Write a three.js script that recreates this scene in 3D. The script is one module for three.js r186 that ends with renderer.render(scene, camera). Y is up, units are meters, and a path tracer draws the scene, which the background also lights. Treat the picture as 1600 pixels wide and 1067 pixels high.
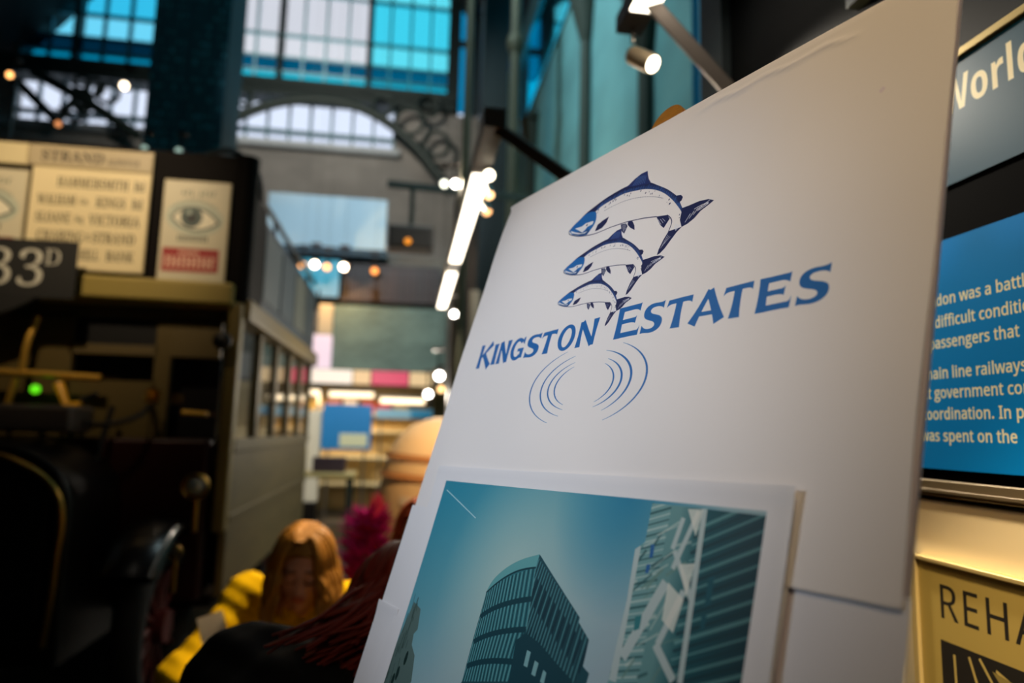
import * as THREE from 'three';
import { RoundedBoxGeometry } from 'three/addons/geometries/RoundedBoxGeometry.js';
import { mergeGeometries } from 'three/addons/utils/BufferGeometryUtils.js';
import { edgeTable, triTable } from 'three/addons/objects/MarchingCubes.js';
import { RectAreaLightUniformsLib } from 'three/addons/lights/RectAreaLightUniformsLib.js';

// ---------------------------------------------------------------- camera, sky, exposure, large lights
const scene = new THREE.Scene();
const camera = new THREE.PerspectiveCamera(53.13, 1600 / 1067, 0.05, 80);
camera.position.set(0, 1.6, 0);
camera.up.set(-0.043, 0.9915, 0.1231);
camera.lookAt(0.1474, 1.7282, -0.9807);
camera.focus = 0.64;
camera.userData.fStop = 2.9;
scene.add(camera);
scene.background = new THREE.Color(0.95, 1.04, 1.22);          // bright overcast day outside the glazing
const renderer = new THREE.WebGLRenderer();
renderer.toneMapping = THREE.LinearToneMapping;
renderer.toneMappingExposure = 1.0;
renderer.shadowMap.enabled = true;
RectAreaLightUniformsLib.init();
function spotlight(color, intensity, from, to, angle, penumbra, radius = 2) {
  const l = new THREE.SpotLight(color, intensity, 0, angle, penumbra, 2);
  l.position.set(...from); l.target.position.set(...to); l.castShadow = true; l.shadow.radius = radius;
  scene.add(l, l.target); return l;
}
function barLight(color, intensity, w, h, from, to) {
  const l = new THREE.RectAreaLight(color, intensity, w, h);
  l.position.set(...from); l.lookAt(...to); scene.add(l); return l;
}
const WARM = 0xffc98a, COOL = 0xcfe2ff, NEUTRAL = 0xfff0dc, TEAL = 0x9fe6ff;
// lamps out of view, placed to light walls, screen, bus, poster and board (their housings are built with the lamps further down)
const UNSEEN_LAMPS = [
  [[0.2, 8.6, -5.2], [2.2, 4.6, -6.5], 0xdcfaff, 46, 0.95],
  [[-0.6, 9.6, -7.6], [2.2, 5.2, -9.8], 0xdcfaff, 60, 0.8],
  [[-2.2, 9.7, -10.6], [-2.2, 8.2, -18], 0xfff6ea, 120, 0.85],
  [[-0.9, 8.4, -5.6], [-1.1, 4.6, -13], 0xe2f2ff, 175, 0.4],
  [[-1.9, 4.5, -2.3], [-2.0, 2.95, -4.4], 0xffe4bc, 27, 0.42],
  [[-0.78, 2.1, -0.45], [0.115, 1.64, -0.74], 0xe2efff, 2.2, 0.44],
  [[-0.05, 2.62, 0.12], [0.28, 2.0, -0.52], 0xffdcaa, 1.75, 0.6],
  [[0.25, 2.6, 0.45], [0.72, 1.34, -0.74], 0xffe6c4, 27, 0.135],
];
for (const [from, to, c, i, a] of UNSEEN_LAMPS) spotlight(c, i, from, to, a, a === 0.44 ? 1 : 0.7, 3);

// ---------------------------------------------------------------- helpers
let seedv = 7;
const rnd = () => { seedv = (seedv * 1664525 + 1013904223) >>> 0; return seedv / 4294967296; };
const rr = (a, b) => a + (b - a) * rnd();
const names = {};
function numbered(n) { names[n] = (names[n] ?? -1) + 1; return names[n] ? n + '_' + String(names[n]).padStart(3, '0') : n; }
const V3 = (a) => new THREE.Vector3(...a);
function std(color, roughness = 0.7, metalness = 0, extra = {}) {
  return new THREE.MeshStandardMaterial({ color, roughness, metalness, ...extra });
}
function glow(color, strength, base = 0x222222) { return new THREE.MeshStandardMaterial({ color: base, emissive: color, emissiveIntensity: strength, roughness: 0.5 }); }
function hash2(x, y) { const s = Math.sin(x * 127.1 + y * 311.7) * 43758.5453; return s - Math.floor(s); }
function vnoise(x, y, p) {
  const xi = Math.floor(x), yi = Math.floor(y), fx = x - xi, fy = y - yi, w = (t) => t * t * (3 - 2 * t), m = (v) => ((v % p) + p) % p;
  const a = hash2(m(xi), m(yi)), b = hash2(m(xi + 1), m(yi)), c = hash2(m(xi), m(yi + 1)), d = hash2(m(xi + 1), m(yi + 1));
  return a + (b - a) * w(fx) + (c - a) * w(fy) + (a - b - c + d) * w(fx) * w(fy);
}
function noiseTexture(n, fn, srgb = false) {
  const d = new Uint8Array(n * n * 4);
  for (let j = 0; j < n; j++) for (let i = 0; i < n; i++) {
    const v = fn(i / n, j / n), k = (j * n + i) * 4;
    for (let c = 0; c < 3; c++) d[k + c] = Math.max(0, Math.min(255, 255 * (Array.isArray(v) ? v[c] : v)));
    d[k + 3] = 255;
  }
  const t = new THREE.DataTexture(d, n, n); t.wrapS = t.wrapT = THREE.RepeatWrapping; t.magFilter = THREE.LinearFilter; t.minFilter = THREE.LinearFilter;
  if (srgb) t.colorSpace = THREE.SRGBColorSpace; t.needsUpdate = true; return t;
}
const fbm = (u, v, f) => 0.5 * vnoise(u * f, v * f, f) + 0.3 * vnoise(u * f * 2, v * f * 2, f * 2) + 0.2 * vnoise(u * f * 4, v * f * 4, f * 4);
const grainTex = noiseTexture(256, (u, v) => fbm(u, v, 24));
const cloudTex = noiseTexture(256, (u, v) => { const k = 0.78 + 0.3 * fbm(u, v, 6); return [k, k, k]; }, true);
const woodTex = noiseTexture(256, (u, v) => { const g = fbm(u, v, 4), r = 0.5 + 0.5 * Math.sin((u * 22 + g * 3.5) * 6.283), k = 0.72 + 0.2 * r * vnoise(u * 64, v * 6, 64) + 0.08 * g; return [k, k * 0.96, k * 0.9]; }, true);
const brickTint = (t, r) => { const c = t.clone(); c.repeat.set(...r); c.needsUpdate = true; return c; };
function plaster(color, rough = 0.85) { return std(color, rough, 0, { map: brickTint(cloudTex, [2, 2]), bumpMap: brickTint(grainTex, [6, 6]), bumpScale: 0.002 }); }
function painted(color, rough = 0.5) { return std(color, rough, 0.15, { bumpMap: brickTint(grainTex, [3, 3]), bumpScale: 0.0006 }); }
function canvasTexture(w, h, draw) {
  const c = document.createElement('canvas'); c.width = w; c.height = h; const g = c.getContext('2d'); draw(g, w, h);
  const t = new THREE.CanvasTexture(c); t.colorSpace = THREE.SRGBColorSpace; t.anisotropy = 8; return t;
}
const M = {
  iron: painted(0x26332f, 0.55), ironLight: painted(0x3f3e2b, 0.65), black: std(0x0b0b0c, 0.45, 0.2), blackMatte: std(0x060606, 0.8), steel: std(0x9a948c, 0.35, 0.9),
  brass: std(0xb08a44, 0.3, 0.95), brassBar: std(0xc79a3e, 0.35, 0.7), bracket: std(0x3c3128, 0.6, 0.1), bracketGrey: std(0x655f5b, 0.6, 0), satin: std(0xd9c4a2, 0.32, 0.45), darkMetal: std(0x2a2624, 0.4, 0.7), chrome: std(0xd8d4cc, 0.18, 1.0),
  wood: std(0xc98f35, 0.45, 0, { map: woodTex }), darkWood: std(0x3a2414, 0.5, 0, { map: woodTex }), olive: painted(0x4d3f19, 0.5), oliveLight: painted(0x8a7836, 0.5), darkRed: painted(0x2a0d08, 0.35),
  glass: new THREE.MeshPhysicalMaterial({ color: 0xffffff, transmission: 1, roughness: 0.02, thickness: 0 }),
  rubber: std(0x0e0e0e, 0.9), cream: std(0xd7cba6, 0.6), white: std(0xe8e6e0, 0.7),
};
const tint = (r, g, b) => { const m = new THREE.MeshPhysicalMaterial({ transmission: 1, roughness: 0.03, thickness: 0 }); m.color.setRGB(r, g, b); return m; };
function shade(o) { o.traverse((c) => { if (c.isMesh) { c.castShadow = true; c.receiveShadow = true; } }); return o; }
function mesh(name, geo, mat, parent) { const m = new THREE.Mesh(Array.isArray(geo) ? mergeGeometries(geo.map((g) => (g.index ? g.toNonIndexed() : g)).map(onlyPNU)) : geo, mat); m.castShadow = m.receiveShadow = true; if (parent) { m.name = name; parent.add(m); } else { m.name = numbered(name); scene.add(m); } return m; }
function onlyPNU(g) { for (const k of Object.keys(g.attributes)) if (!['position', 'normal', 'uv'].includes(k)) g.deleteAttribute(k); if (!g.attributes.uv) g.setAttribute('uv', new THREE.BufferAttribute(new Float32Array(g.attributes.position.count * 2), 2)); return g; }
function tag(o, label, category, group) { o.userData.label = label; o.userData.category = category; if (group) o.userData.group = group; return o; }
function thing(name, label, category, at = [0, 0, 0], turn = 0, group) { const o = new THREE.Group(); o.name = numbered(name); o.position.set(...at); o.rotation.y = turn; scene.add(o); return tag(o, label, category, group); }
function struct(name, geo, mat) { const m = mesh(name, geo, mat); m.userData.kind = 'structure'; return m; }
function structGroup(name, at = [0, 0, 0]) { const o = new THREE.Group(); o.name = name; o.position.set(...at); scene.add(o); o.userData.kind = 'structure'; return o; }
const T = (g, x = 0, y = 0, z = 0) => g.translate(x, y, z);
function box(w, h, d, x = 0, y = 0, z = 0, r = 0) { const g = r ? new RoundedBoxGeometry(w, h, d, 2, Math.min(r, w / 2.1, h / 2.1, d / 2.1)) : new THREE.BoxGeometry(w, h, d); return g.translate(x, y, z); }
const span = (x0, x1, y0, y1, z0, z1, r = 0) => box(Math.abs(x1 - x0), Math.abs(y1 - y0), Math.abs(z1 - z0), (x0 + x1) / 2, (y0 + y1) / 2, (z0 + z1) / 2, r);
function cyl(r0, r1, h, x = 0, y = 0, z = 0, n = 20) { return new THREE.CylinderGeometry(r1, r0, h, n).translate(x, y, z); }
function rod(a, b, r0, r1 = r0, n = 12) {
  const A = V3(a), B = V3(b), d = B.clone().sub(A), g = new THREE.CylinderGeometry(r1, r0, d.length(), n);
  g.applyQuaternion(new THREE.Quaternion().setFromUnitVectors(new THREE.Vector3(0, 1, 0), d.clone().normalize())); const m = A.add(B).multiplyScalar(0.5); return g.translate(m.x, m.y, m.z);
}
function beam(a, b, w, h, r = 0.003) {
  const A = V3(a), B = V3(b), d = B.clone().sub(A), g = new RoundedBoxGeometry(w, h, d.length(), 1, r); const o = new THREE.Object3D(); o.position.copy(A.clone().add(B).multiplyScalar(0.5)); o.lookAt(B); o.updateMatrix(); return g.applyMatrix4(o.matrix);
}
function tube(points, r, n = 40, m = 8, closed = false) { return new THREE.TubeGeometry(new THREE.CatmullRomCurve3(points.map(V3), closed), n, r, m, closed); }
const lathe = (pts, n = 28) => new THREE.LatheGeometry(pts.map((p) => new THREE.Vector2(...p)), n);
function board(w, h, d, mat, faceMat, parent, name) {            // a thin board whose front (+z) carries the print
  const b = mesh(name, new RoundedBoxGeometry(w, h, d, 1, d * 0.2), mat, parent);
  const f = mesh('print', new THREE.PlaneGeometry(w * 0.985, h * 0.985).translate(0, 0, d / 2 + 0.0012), faceMat, b); return [b, f];
}

// ---------------------------------------------------------------- the setting
struct('floor', span(-11.2, 3, -0.2, 0, -18.4, 3.8), std(0x1c1917, 0.45, 0, { bumpMap: brickTint(grainTex, [30, 30]), bumpScale: 0.001 }));
struct('wall_left', span(-11.4, -11.1, 0, 10.2, -18.4, 3.8), plaster(0x2a2522));
struct('wall_back', span(-11.4, 3.2, 0, 18.4, 3.5, 3.8), plaster(0x2a2522));
{ // roof: two dark slopes meeting over the hall
  const slope = (x0, y0, x1, y1) => { const s = new THREE.Shape(); const nx = (y1 - y0), ny = -(x1 - x0), l = Math.hypot(nx, ny), t = 0.3 * (ny > 0 ? 1 : -1); s.moveTo(x0, y0); s.lineTo(x1, y1); s.lineTo(x1 + nx / l * t, y1 + ny / l * t); s.lineTo(x0 + nx / l * t, y0 + ny / l * t); return new THREE.ExtrudeGeometry(s, { depth: 22.4, bevelEnabled: false }).translate(0, 0, -18.5); };
  const roofMat = painted(0x141416, 0.8); struct('ceiling', slope(-11.3, 9.55, -4.2, 18.6), roofMat); struct('ceiling', slope(-4.2, 18.6, 3.2, 11.6), roofMat);
}
const endWall = plaster(0x8f8c86), endDark = painted(0x1d2b29, 0.6);
{ // end wall with its glazing
  struct('wall_end', [span(-11.3, 3, 0, 9.0, -18.4, -18.05), span(-11.3, -10.15, 9, 10.25, -18.4, -18.05), span(-6.75, -5.1, 9, 10.25, -18.4, -18.05), span(-0.68, 3, 9, 10.2, -18.4, -18.05)], endWall);
  struct('trim_9', [span(1.42, 1.62, 10.2, 18, -18.4, -18.05), span(0.78, 1.05, 10.2, 18, -18.4, -18.05), span(2.55, 3, 10.2, 18, -18.4, -18.05)], endDark);
  struct('trim_1', [span(-11.3, 0.95, 10.2, 10.68, -18.3, -17.75), span(-11.3, 0.95, 10.4, 10.48, -17.75, -17.68)], endDark);
  struct('trim_2', span(-5.3, -0.5, 8.82, 8.99, -18.1, -17.8), plaster(0xc4ccd0));
  struct('trim_3', span(-10.4, -6.5, 8.82, 8.99, -18.1, -17.8), plaster(0xa8b0b4));
  const bays = [[-10.15, -8.84, 2, 1], [-8.84, -6.36, 4, 1], [-6.36, -3.79, 4, 0], [-3.79, -1.44, 4, 0], [-1.44, 0.78, 4, 2]];
  const tones = [[tint(0.86, 0.84, 0.82), tint(0.9, 0.88, 0.85)], [tint(0.2, 0.74, 0.86), tint(0.42, 0.84, 0.92)], [tint(0.24, 0.82, 0.88), tint(0.36, 0.88, 0.9)]];
  const darkPane = [tint(0.0, 0.3, 0.4), tint(0.005, 0.14, 0.2), tint(0.0, 0.32, 0.42)], lowPane = [tint(0.12, 0.78, 0.84), tint(0.02, 0.52, 0.64), tint(0.04, 0.66, 0.74)];
  const barMat = [painted(0xa8dbe6, 0.5), painted(0x245a66, 0.5), painted(0x3a9aac, 0.5)];  // lighter where bright glass blurs over the bars: glare put into the paint
  const rows = [[10.7, 10.99], [11.05, 11.4], [11.45, 12.04], [12.1, 13.3], [13.36, 15.2]];
  bays.forEach(([x0, x1, n, kind], b) => {
    const w = structGroup('window_' + (b + 1)), step = (x1 - x0) / n;
    const fr = [span(x0 - 0.07, x0 + 0.07, 10.6, 15.4, -18.25, -17.95), ...(b === 4 ? [span(x1 - 0.07, x1 + 0.07, 10.6, 15.4, -18.25, -17.95)] : [])];
    mesh('window_frame', fr, endDark, w);
    const bars = [];
    for (let i = 1; i < n; i++) bars.push(span(x0 + step * i - 0.03, x0 + step * i + 0.03, 10.68, 15.3, -18.16, -18.04));
    for (const y of [11.02, 11.425, 12.07, 13.33]) bars.push(span(x0, x1, y - 0.035, y + 0.035, -18.15, -18.05));
    mesh('glazing_bar', bars, barMat[kind], w);
    for (let i = 0; i < n; i++) rows.forEach(([y0, y1], r) => mesh('pane', span(x0 + step * i + 0.03, x0 + step * (i + 1) - 0.03, y0, y1, -18.11, -18.09), r === 0 ? lowPane[kind] : r === 1 ? darkPane[kind] : tones[kind][r === 3 ? 0 : 1], w));
  });
  const clear = tint(0.94, 0.95, 0.97), low = (name, x0, x1, n) => {
    const w = structGroup(name), step = (x1 - x0) / n;
    const bars = [span(x0, x1, 9.27, 9.37, -18.18, -18.02)];
    for (let i = 0; i <= n; i++) bars.push(span(x0 + step * i - 0.03, x0 + step * i + 0.03, 9, 10.2, -18.16, -18.04));
    mesh('window_frame', bars, painted(0x5d7f88, 0.5), w);
    for (let i = 0; i < n; i++) for (const [a, b] of [[9.0, 9.27], [9.37, 10.2]]) mesh('pane', span(x0 + step * i + 0.03, x0 + step * (i + 1) - 0.03, a, b, -18.11, -18.09), clear, w);
  };
  low('window_6', -5.1, -0.68, 8); low('window_7', -10.15, -6.75, 6);
  { const w = structGroup('window_8'); mesh('pane', span(1.05, 1.42, 10.3, 17, -18.11, -18.09), tint(0.0, 0.5, 0.66), w); mesh('window_frame', [span(1.05, 1.42, 12.3, 12.42, -18.2, -18)], endDark, w); }
  { const w = structGroup('window_9'); mesh('pane', span(1.62, 2.55, 10.3, 13.6, -18.11, -18.09), tint(0.0, 0.14, 0.24), w); mesh('window_frame', [span(1.62, 2.55, 13.6, 18, -18.2, -18)], endDark, w); mesh('sill', [span(1.6, 2.6, 13.5, 13.75, -18, -17.7)], painted(0x66767c), w); }
}
{ // cast-iron arches in front of the low windows
  const arch = structGroup('trim_5'); mesh('arch_rib', [tube([[-5.077, 9.096, -17.5], [-4.6, 9.382, -17.5], [-3.792, 9.792, -17.5], [-2.924, 10.001, -17.5], [-1.945, 9.993, -17.5], [-1.105, 9.72, -17.5], [-0.243, 9.124, -17.5], [0.674, 8.105, -17.5]], 0.13, 60), tube([[-4.956, 9.555, -17.5], [-4.701, 9.476, -17.5], [-4.426, 9.572, -17.5]], 0.07, 16)], M.iron, arch);
  const ring = (x, y, r) => new THREE.TorusGeometry(r, 0.06, 8, 28).translate(x, y, -17.5);
  for (const [p, r] of [[[-4.481, 9.914, -17.5], 0.2], [[-0.987, 10.035, -17.5], 0.26], [[-0.265, 9.657, -17.5], 0.36], [[0.188, 10.151, -17.5], 0.3], [[0.467, 9.099, -17.5], 0.34]]) mesh('scroll_ring', ring(p[0], p[1], r), M.iron, arch);
  const arch2 = structGroup('trim_6'); mesh('arch_rib', [tube([[-9.476, 10.077, -17.5], [-8.742, 9.718, -17.5], [-7.966, 9.292, -17.5], [-6.942, 8.652, -17.5]], 0.13, 40), tube([[-9.886, 9.866, -17.5], [-9.359, 9.371, -17.5], [-8.768, 8.815, -17.5]], 0.11, 30), tube([[-8.819, 8.744, -17.5], [-8.582, 9.282, -17.5], [-8.359, 9.555, -17.5]], 0.09, 20)], M.iron, arch2);
  for (const [p, r] of [[[-8.348, 9.894, -17.5], 0.17], [[-8.044, 9.807, -17.5], 0.2], [[-7.738, 9.703, -17.5], 0.26], [[-8.271, 9.396, -17.5], 0.22], [[-8.419, 9.114, -17.5], 0.2]]) mesh('scroll_ring', ring(p[0], p[1], r), M.iron, arch2);
}
{ // right-hand wall of the hall: plaster whose teal colour carries its blue lighting, between iron pilasters, clerestory above
  const teal = plaster(0x66a3a8, 0.8);
  struct('wall_right', [span(2.2, 2.31, 0, 8.05, -18.4, -5.02), span(2.2, 2.31, 0, 8.05, -4.86, 3.8), span(2.2, 2.31, 8.05, 10.6, -18.4, -14.9), span(2.2, 2.31, 9.9, 10.6, -14.9, 3.8), span(2.2, 2.31, 8.05, 9.9, -5.0, 3.8)], teal);
  const w = structGroup('window_10'); for (let k = 0; k < 7; k++) mesh('pane', span(2.21, 2.225, 8.1, 9.9, -14.85 + k * 1.4, -14.85 + (k + 1) * 1.4 - 0.06), tint(0.05, 0.8, 0.92), w);
  mesh('sill', span(2.175, 2.2, 7.98, 8.06, -14.9, -5), painted(0x33565c), w);
  const s = structGroup('window_11'); mesh('pane', span(2.23, 2.245, 0.2, 8.0, -5.02, -4.86), tint(0.03, 0.6, 0.78), s);
  const pil = structGroup('trim_4');
  for (const z of [-12.2, -8.25, -5.95]) {
    mesh('pilaster', [rod([2.13, 0, z], [2.13, 5.9 + (z < -8 ? 0.9 : -0.6), z], 0.09, 0.07, 14), cyl(0.08, 0.26, 0.7, 2.13, 6.2 + (z < -8 ? 0.9 : -0.6), z, 10), span(2.02, 2.2, 6.5 + (z < -8 ? 0.9 : -0.6), z < -10 ? 7.5 : 8.0, z - 0.3, z + 0.3)], painted(0x2b362e, 0.7), pil);
  }
}
{ // the dark exhibition wall on the right
  const dark = new THREE.MeshPhysicalMaterial({ color: 0x04070a, roughness: 0.7, specularIntensity: 0.15 });
  struct('wall_exhibit', span(0.76, 0.9, 0, 4.6, -1.62, 2.6), dark);
  struct('trim_7', [span(0.735, 0.76, 2.35, 4.6, -1.62, -1.5), span(0.735, 0.76, 2.35, 4.6, -1.02, -0.8)], painted(0x16262c, 0.6));
}
// ---------------------------------------------------------------- the poster on its easel
const PW = 0.594, PH = 0.841, PH_AX = new THREE.Vector3(0.3962, 0.0315, 0.9176).normalize(), PN_AX = new THREE.Vector3(-0.8764, 0.3109, 0.3677).normalize();
const PV_AX = PN_AX.clone().cross(PH_AX).normalize();
const posterTL = new THREE.Vector3(0.1357, 1.9142, -0.9337);
function posterFrame(o) { o.position.copy(posterTL).addScaledVector(PH_AX, PW / 2).addScaledVector(PV_AX, -PH); o.quaternion.setFromRotationMatrix(new THREE.Matrix4().makeBasis(PH_AX, PV_AX, PN_AX)); return o; }
const INK = '#1d2450', BLUE = '#1f66ae', MIDBLUE = '#2a4f92';
function poly(g, pts, close = true) { g.beginPath(); pts.forEach((p, i) => (i ? g.lineTo(p[0], p[1]) : g.moveTo(p[0], p[1]))); if (close) g.closePath(); }
function smooth(g, pts, start = true) {      // quadratic smoothing through mid points
  if (start) { g.beginPath(); g.moveTo(...pts[0]); } else g.lineTo(...pts[0]);
  for (let i = 1; i < pts.length - 1; i++) g.quadraticCurveTo(pts[i][0], pts[i][1], (pts[i][0] + pts[i + 1][0]) / 2, (pts[i][1] + pts[i + 1][1]) / 2);
  g.lineTo(...pts[pts.length - 1]);
}
const FISH = {
  back: [[174.8, 92.6], [180.1, 87.6], [191.7, 83.2], [202.5, 77.3], [217.8, 73.8], [233.4, 70], [250.8, 67.8], [272, 66], [291, 70.5], [305.6, 74.3], [318, 82.7], [334.4, 93.3], [345.5, 102.3], [353.8, 109.6], [359.5, 118.5], [365, 126.6]],
  dorsal: [[268, 67.2], [272, 66], [279.8, 61.5], [288.7, 58.1], [297.6, 58], [300.6, 65.5], [302.6, 69.6], [307, 75.3], [303.5, 76], [288, 72.5]],
  adip: [[352, 108], [358, 109.4], [361.6, 113], [361, 116.7], [357.5, 118.2]],
  tailup: [[365, 126.6], [372.4, 126.8], [385.3, 126.6], [397, 128.7], [404.6, 132.6], [399.7, 135], [390.7, 138.7], [384.6, 144.5], [377.7, 148], [370.9, 149.3], [366, 140]],
  taillow: [[370.9, 149.3], [366, 153.5], [361, 160], [355.6, 167.6], [350.6, 171.9], [347.2, 172.6], [347.7, 166.6], [350.6, 157], [354.6, 148.9], [362, 149]],
  anal: [[346.1, 128], [351.2, 133.8], [348.4, 138.8], [346.4, 142.7], [340.2, 137.4], [334.4, 129.6], [330.9, 124.8]],
  ped: [[346.1, 128], [351.2, 131.8], [355.9, 138.2], [355.5, 144.5], [354.6, 148.9]],
  belly: [[330.9, 124.8], [313.8, 120.3], [297.4, 117.8], [287.1, 115.7], [273.4, 114.7], [255.6, 113.1], [241.3, 113.2], [228.1, 112.5], [211.7, 109.4], [196.5, 105.9], [181.9, 99.8], [176, 96.5], [174.8, 92.6]],
  pelv1: [[287, 115.5], [294.3, 118], [299.6, 124.8], [302, 130.9], [293.4, 125.4], [287.5, 119.8]],
  pelv2: [[275.4, 115.7], [284.3, 117.5], [288.2, 121.9], [287.1, 126], [286, 130.2], [280.2, 125.2]],
  band: [[368.5, 137.6], [366.3, 131.7], [357.7, 121.7], [347.9, 111.1], [334.5, 99], [319.9, 89.2], [302.1, 81.3], [284.8, 77.5], [267, 74.4], [249.9, 75.8], [232.2, 77.3], [222.3, 81]],
  head: [[175.3, 92.7], [180.1, 87.6], [191.7, 83.2], [202.7, 77.4], [221.8, 80.8], [225.7, 90], [225, 98.8], [219.3, 104], [214.4, 108.8], [203, 107.2], [184, 100]],
  gap: [[186.1, 92.4], [199.8, 93.7], [206.9, 91.7], [221.1, 93.3], [220.7, 97.4], [211.3, 98], [208.4, 100.7], [203.2, 102.6], [194, 97]],
  pect: [[229, 108.8], [231.3, 101.5], [239.8, 98.8], [249.6, 97.5], [247.3, 104.4], [241.6, 108.8], [233.4, 109.4]],
};
function drawFish(g, s, dx, dy) {
  g.save(); g.transform(s, 0, 0, s, dx, dy); g.lineJoin = g.lineCap = 'round';
  g.strokeStyle = INK; g.lineWidth = 0.9; smooth(g, FISH.belly); g.stroke(); smooth(g, FISH.ped); g.stroke();
  g.fillStyle = INK; smooth(g, FISH.back); smooth(g, FISH.band, false); g.closePath(); g.fill();
  g.save(); g.clip(); g.strokeStyle = '#3f6db3'; g.lineWidth = 0.45;                       // hatching along the lower rim of the back
  for (let i = 0; i < 260; i++) { const t = i / 260 * (FISH.band.length - 1), k = Math.floor(t), f = t - k, a = FISH.band[k], b = FISH.band[Math.min(k + 1, FISH.band.length - 1)], x = a[0] + (b[0] - a[0]) * f, y = a[1] + (b[1] - a[1]) * f; g.globalAlpha = 0.45 + 0.5 * rnd(); poly(g, [[x + rr(-1, 1), y + 0.8], [x + rr(-0.6, 2.6), y - rr(1.5, 5)]], false); g.stroke(); }
  g.restore(); g.globalAlpha = 1;
  g.fillStyle = INK;                                                                     // stipple below the band
  for (let i = 0; i < 34; i++) { const k = Math.floor(rr(0, FISH.band.length - 1)), a = FISH.band[k], b = FISH.band[k + 1], f = rnd(); g.beginPath(); g.ellipse(a[0] + (b[0] - a[0]) * f + rr(-3, 0), a[1] + (b[1] - a[1]) * f + rr(0.8, 5.5), rr(0.3, 0.8), rr(0.4, 1.3), 0, 0, 7); g.fill(); }
  g.strokeStyle = INK; g.lineWidth = 0.5; g.setLineDash([1.2, 1.6]); smooth(g, [[238, 86], [256, 84.5], [280, 86], [300, 90.5], [320, 97.5], [333, 104]]); g.stroke(); g.setLineDash([]);
  for (const k of ['dorsal', 'adip', 'tailup', 'taillow', 'anal', 'pelv1', 'pelv2', 'pect']) { g.fillStyle = k === 'dorsal' ? '#232f68' : INK; poly(g, FISH[k]); g.fill(); }
  g.strokeStyle = '#5d86c4'; g.lineWidth = 0.6; for (let i = 0; i < 7; i++) { poly(g, [[279 + i * 3, 69.5 + i * 0.5], [285 + i * 2, 60.5 + i * 0.4]], false); g.stroke(); }
  g.strokeStyle = '#dfe1ea'; g.lineWidth = 0.8;                                           // rays of the fins
  for (let i = 0; i < 6; i++) { poly(g, [[374 + i * 4.2, 145 - i * 2.6], [378 + i * 4.2, 137.5 - i * 1.4]], false); g.stroke(); }
  for (let i = 0; i < 3; i++) { smooth(g, [[382 + i * 3, 133.6 + i * 1.6], [390 + i * 2.4, 132 + i * 1.4], [398, 132.4 + i * 0.6]]); g.stroke(); }
  for (let i = 0; i < 5; i++) { poly(g, [[364 - i * 0.6, 151 - i], [368.5 - i * 1.8, 146.5 - i * 0.8]], false); g.stroke(); }
  g.lineWidth = 0.5; for (let i = 0; i < 3; i++) { poly(g, [[355 + i * 2, 153 + i * 1.5], [350 + i * 1.4, 166 - i * 2]], false); g.stroke(); poly(g, [[334.8 + i * 3, 129.5 + i * 0.4], [341 + i * 2.4, 137 - i]], false); g.stroke(); poly(g, [[279 + i * 2, 118], [284 + i, 127 - i]], false); g.stroke(); }
  g.fillStyle = BLUE; smooth(g, FISH.head); g.closePath(); g.fill();
  g.fillStyle = '#14457f'; poly(g, [[184, 100], [196, 99], [205, 103.5], [214, 101], [217, 105], [214.4, 108.8], [203, 107.2]]); g.fill();
  g.fillStyle = '#e2e2e6'; poly(g, FISH.gap); g.fill(); poly(g, [[178, 93], [190, 98.5], [203, 103.5], [214, 103.8], [209, 105.6], [196, 103], [182, 97.6]]); g.fill();
  g.fillStyle = INK; g.beginPath(); g.arc(209.5, 95, 1.3, 0, 7); g.fill();
  g.restore();
}
// Waisted roman capitals, built from strokes that widen at their ends; units are millimetres on the poster.
function flare(g, x0, y0, x1, y1, w, f0 = 1.3, f1 = 1.3) {
  const dx = x1 - x0, dy = y1 - y0, l = Math.hypot(dx, dy), nx = -dy / l, ny = dx / l, mx = (x0 + x1) / 2, my = (y0 + y1) / 2, a = w * f0 / 2, m = w * 0.86 / 2, b = w * f1 / 2;
  g.beginPath(); g.moveTo(x0 + nx * a, y0 + ny * a); g.quadraticCurveTo(mx + nx * m * 0.9, my + ny * m * 0.9, x1 + nx * b, y1 + ny * b); g.lineTo(x1 - nx * b, y1 - ny * b); g.quadraticCurveTo(mx - nx * m * 0.9, my - ny * m * 0.9, x0 - nx * a, y0 - ny * a); g.closePath(); g.fill();
}
function armH(g, x0, x1, y, w, up, down) {    // horizontal arm with a bracketed serif at its right end
  g.beginPath(); g.moveTo(x0, y - w / 2); g.lineTo(x1 - 3, y - w / 2); g.quadraticCurveTo(x1 - 1, y - w / 2, x1, y - w / 2 - up); g.lineTo(x1 - 0.6, y + w / 2 + down); g.quadraticCurveTo(x1 - 3.5, y + w / 2, x1 - 8, y + w / 2 - 0.2); g.lineTo(x0, y + w / 2); g.closePath(); g.fill();
}
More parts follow.
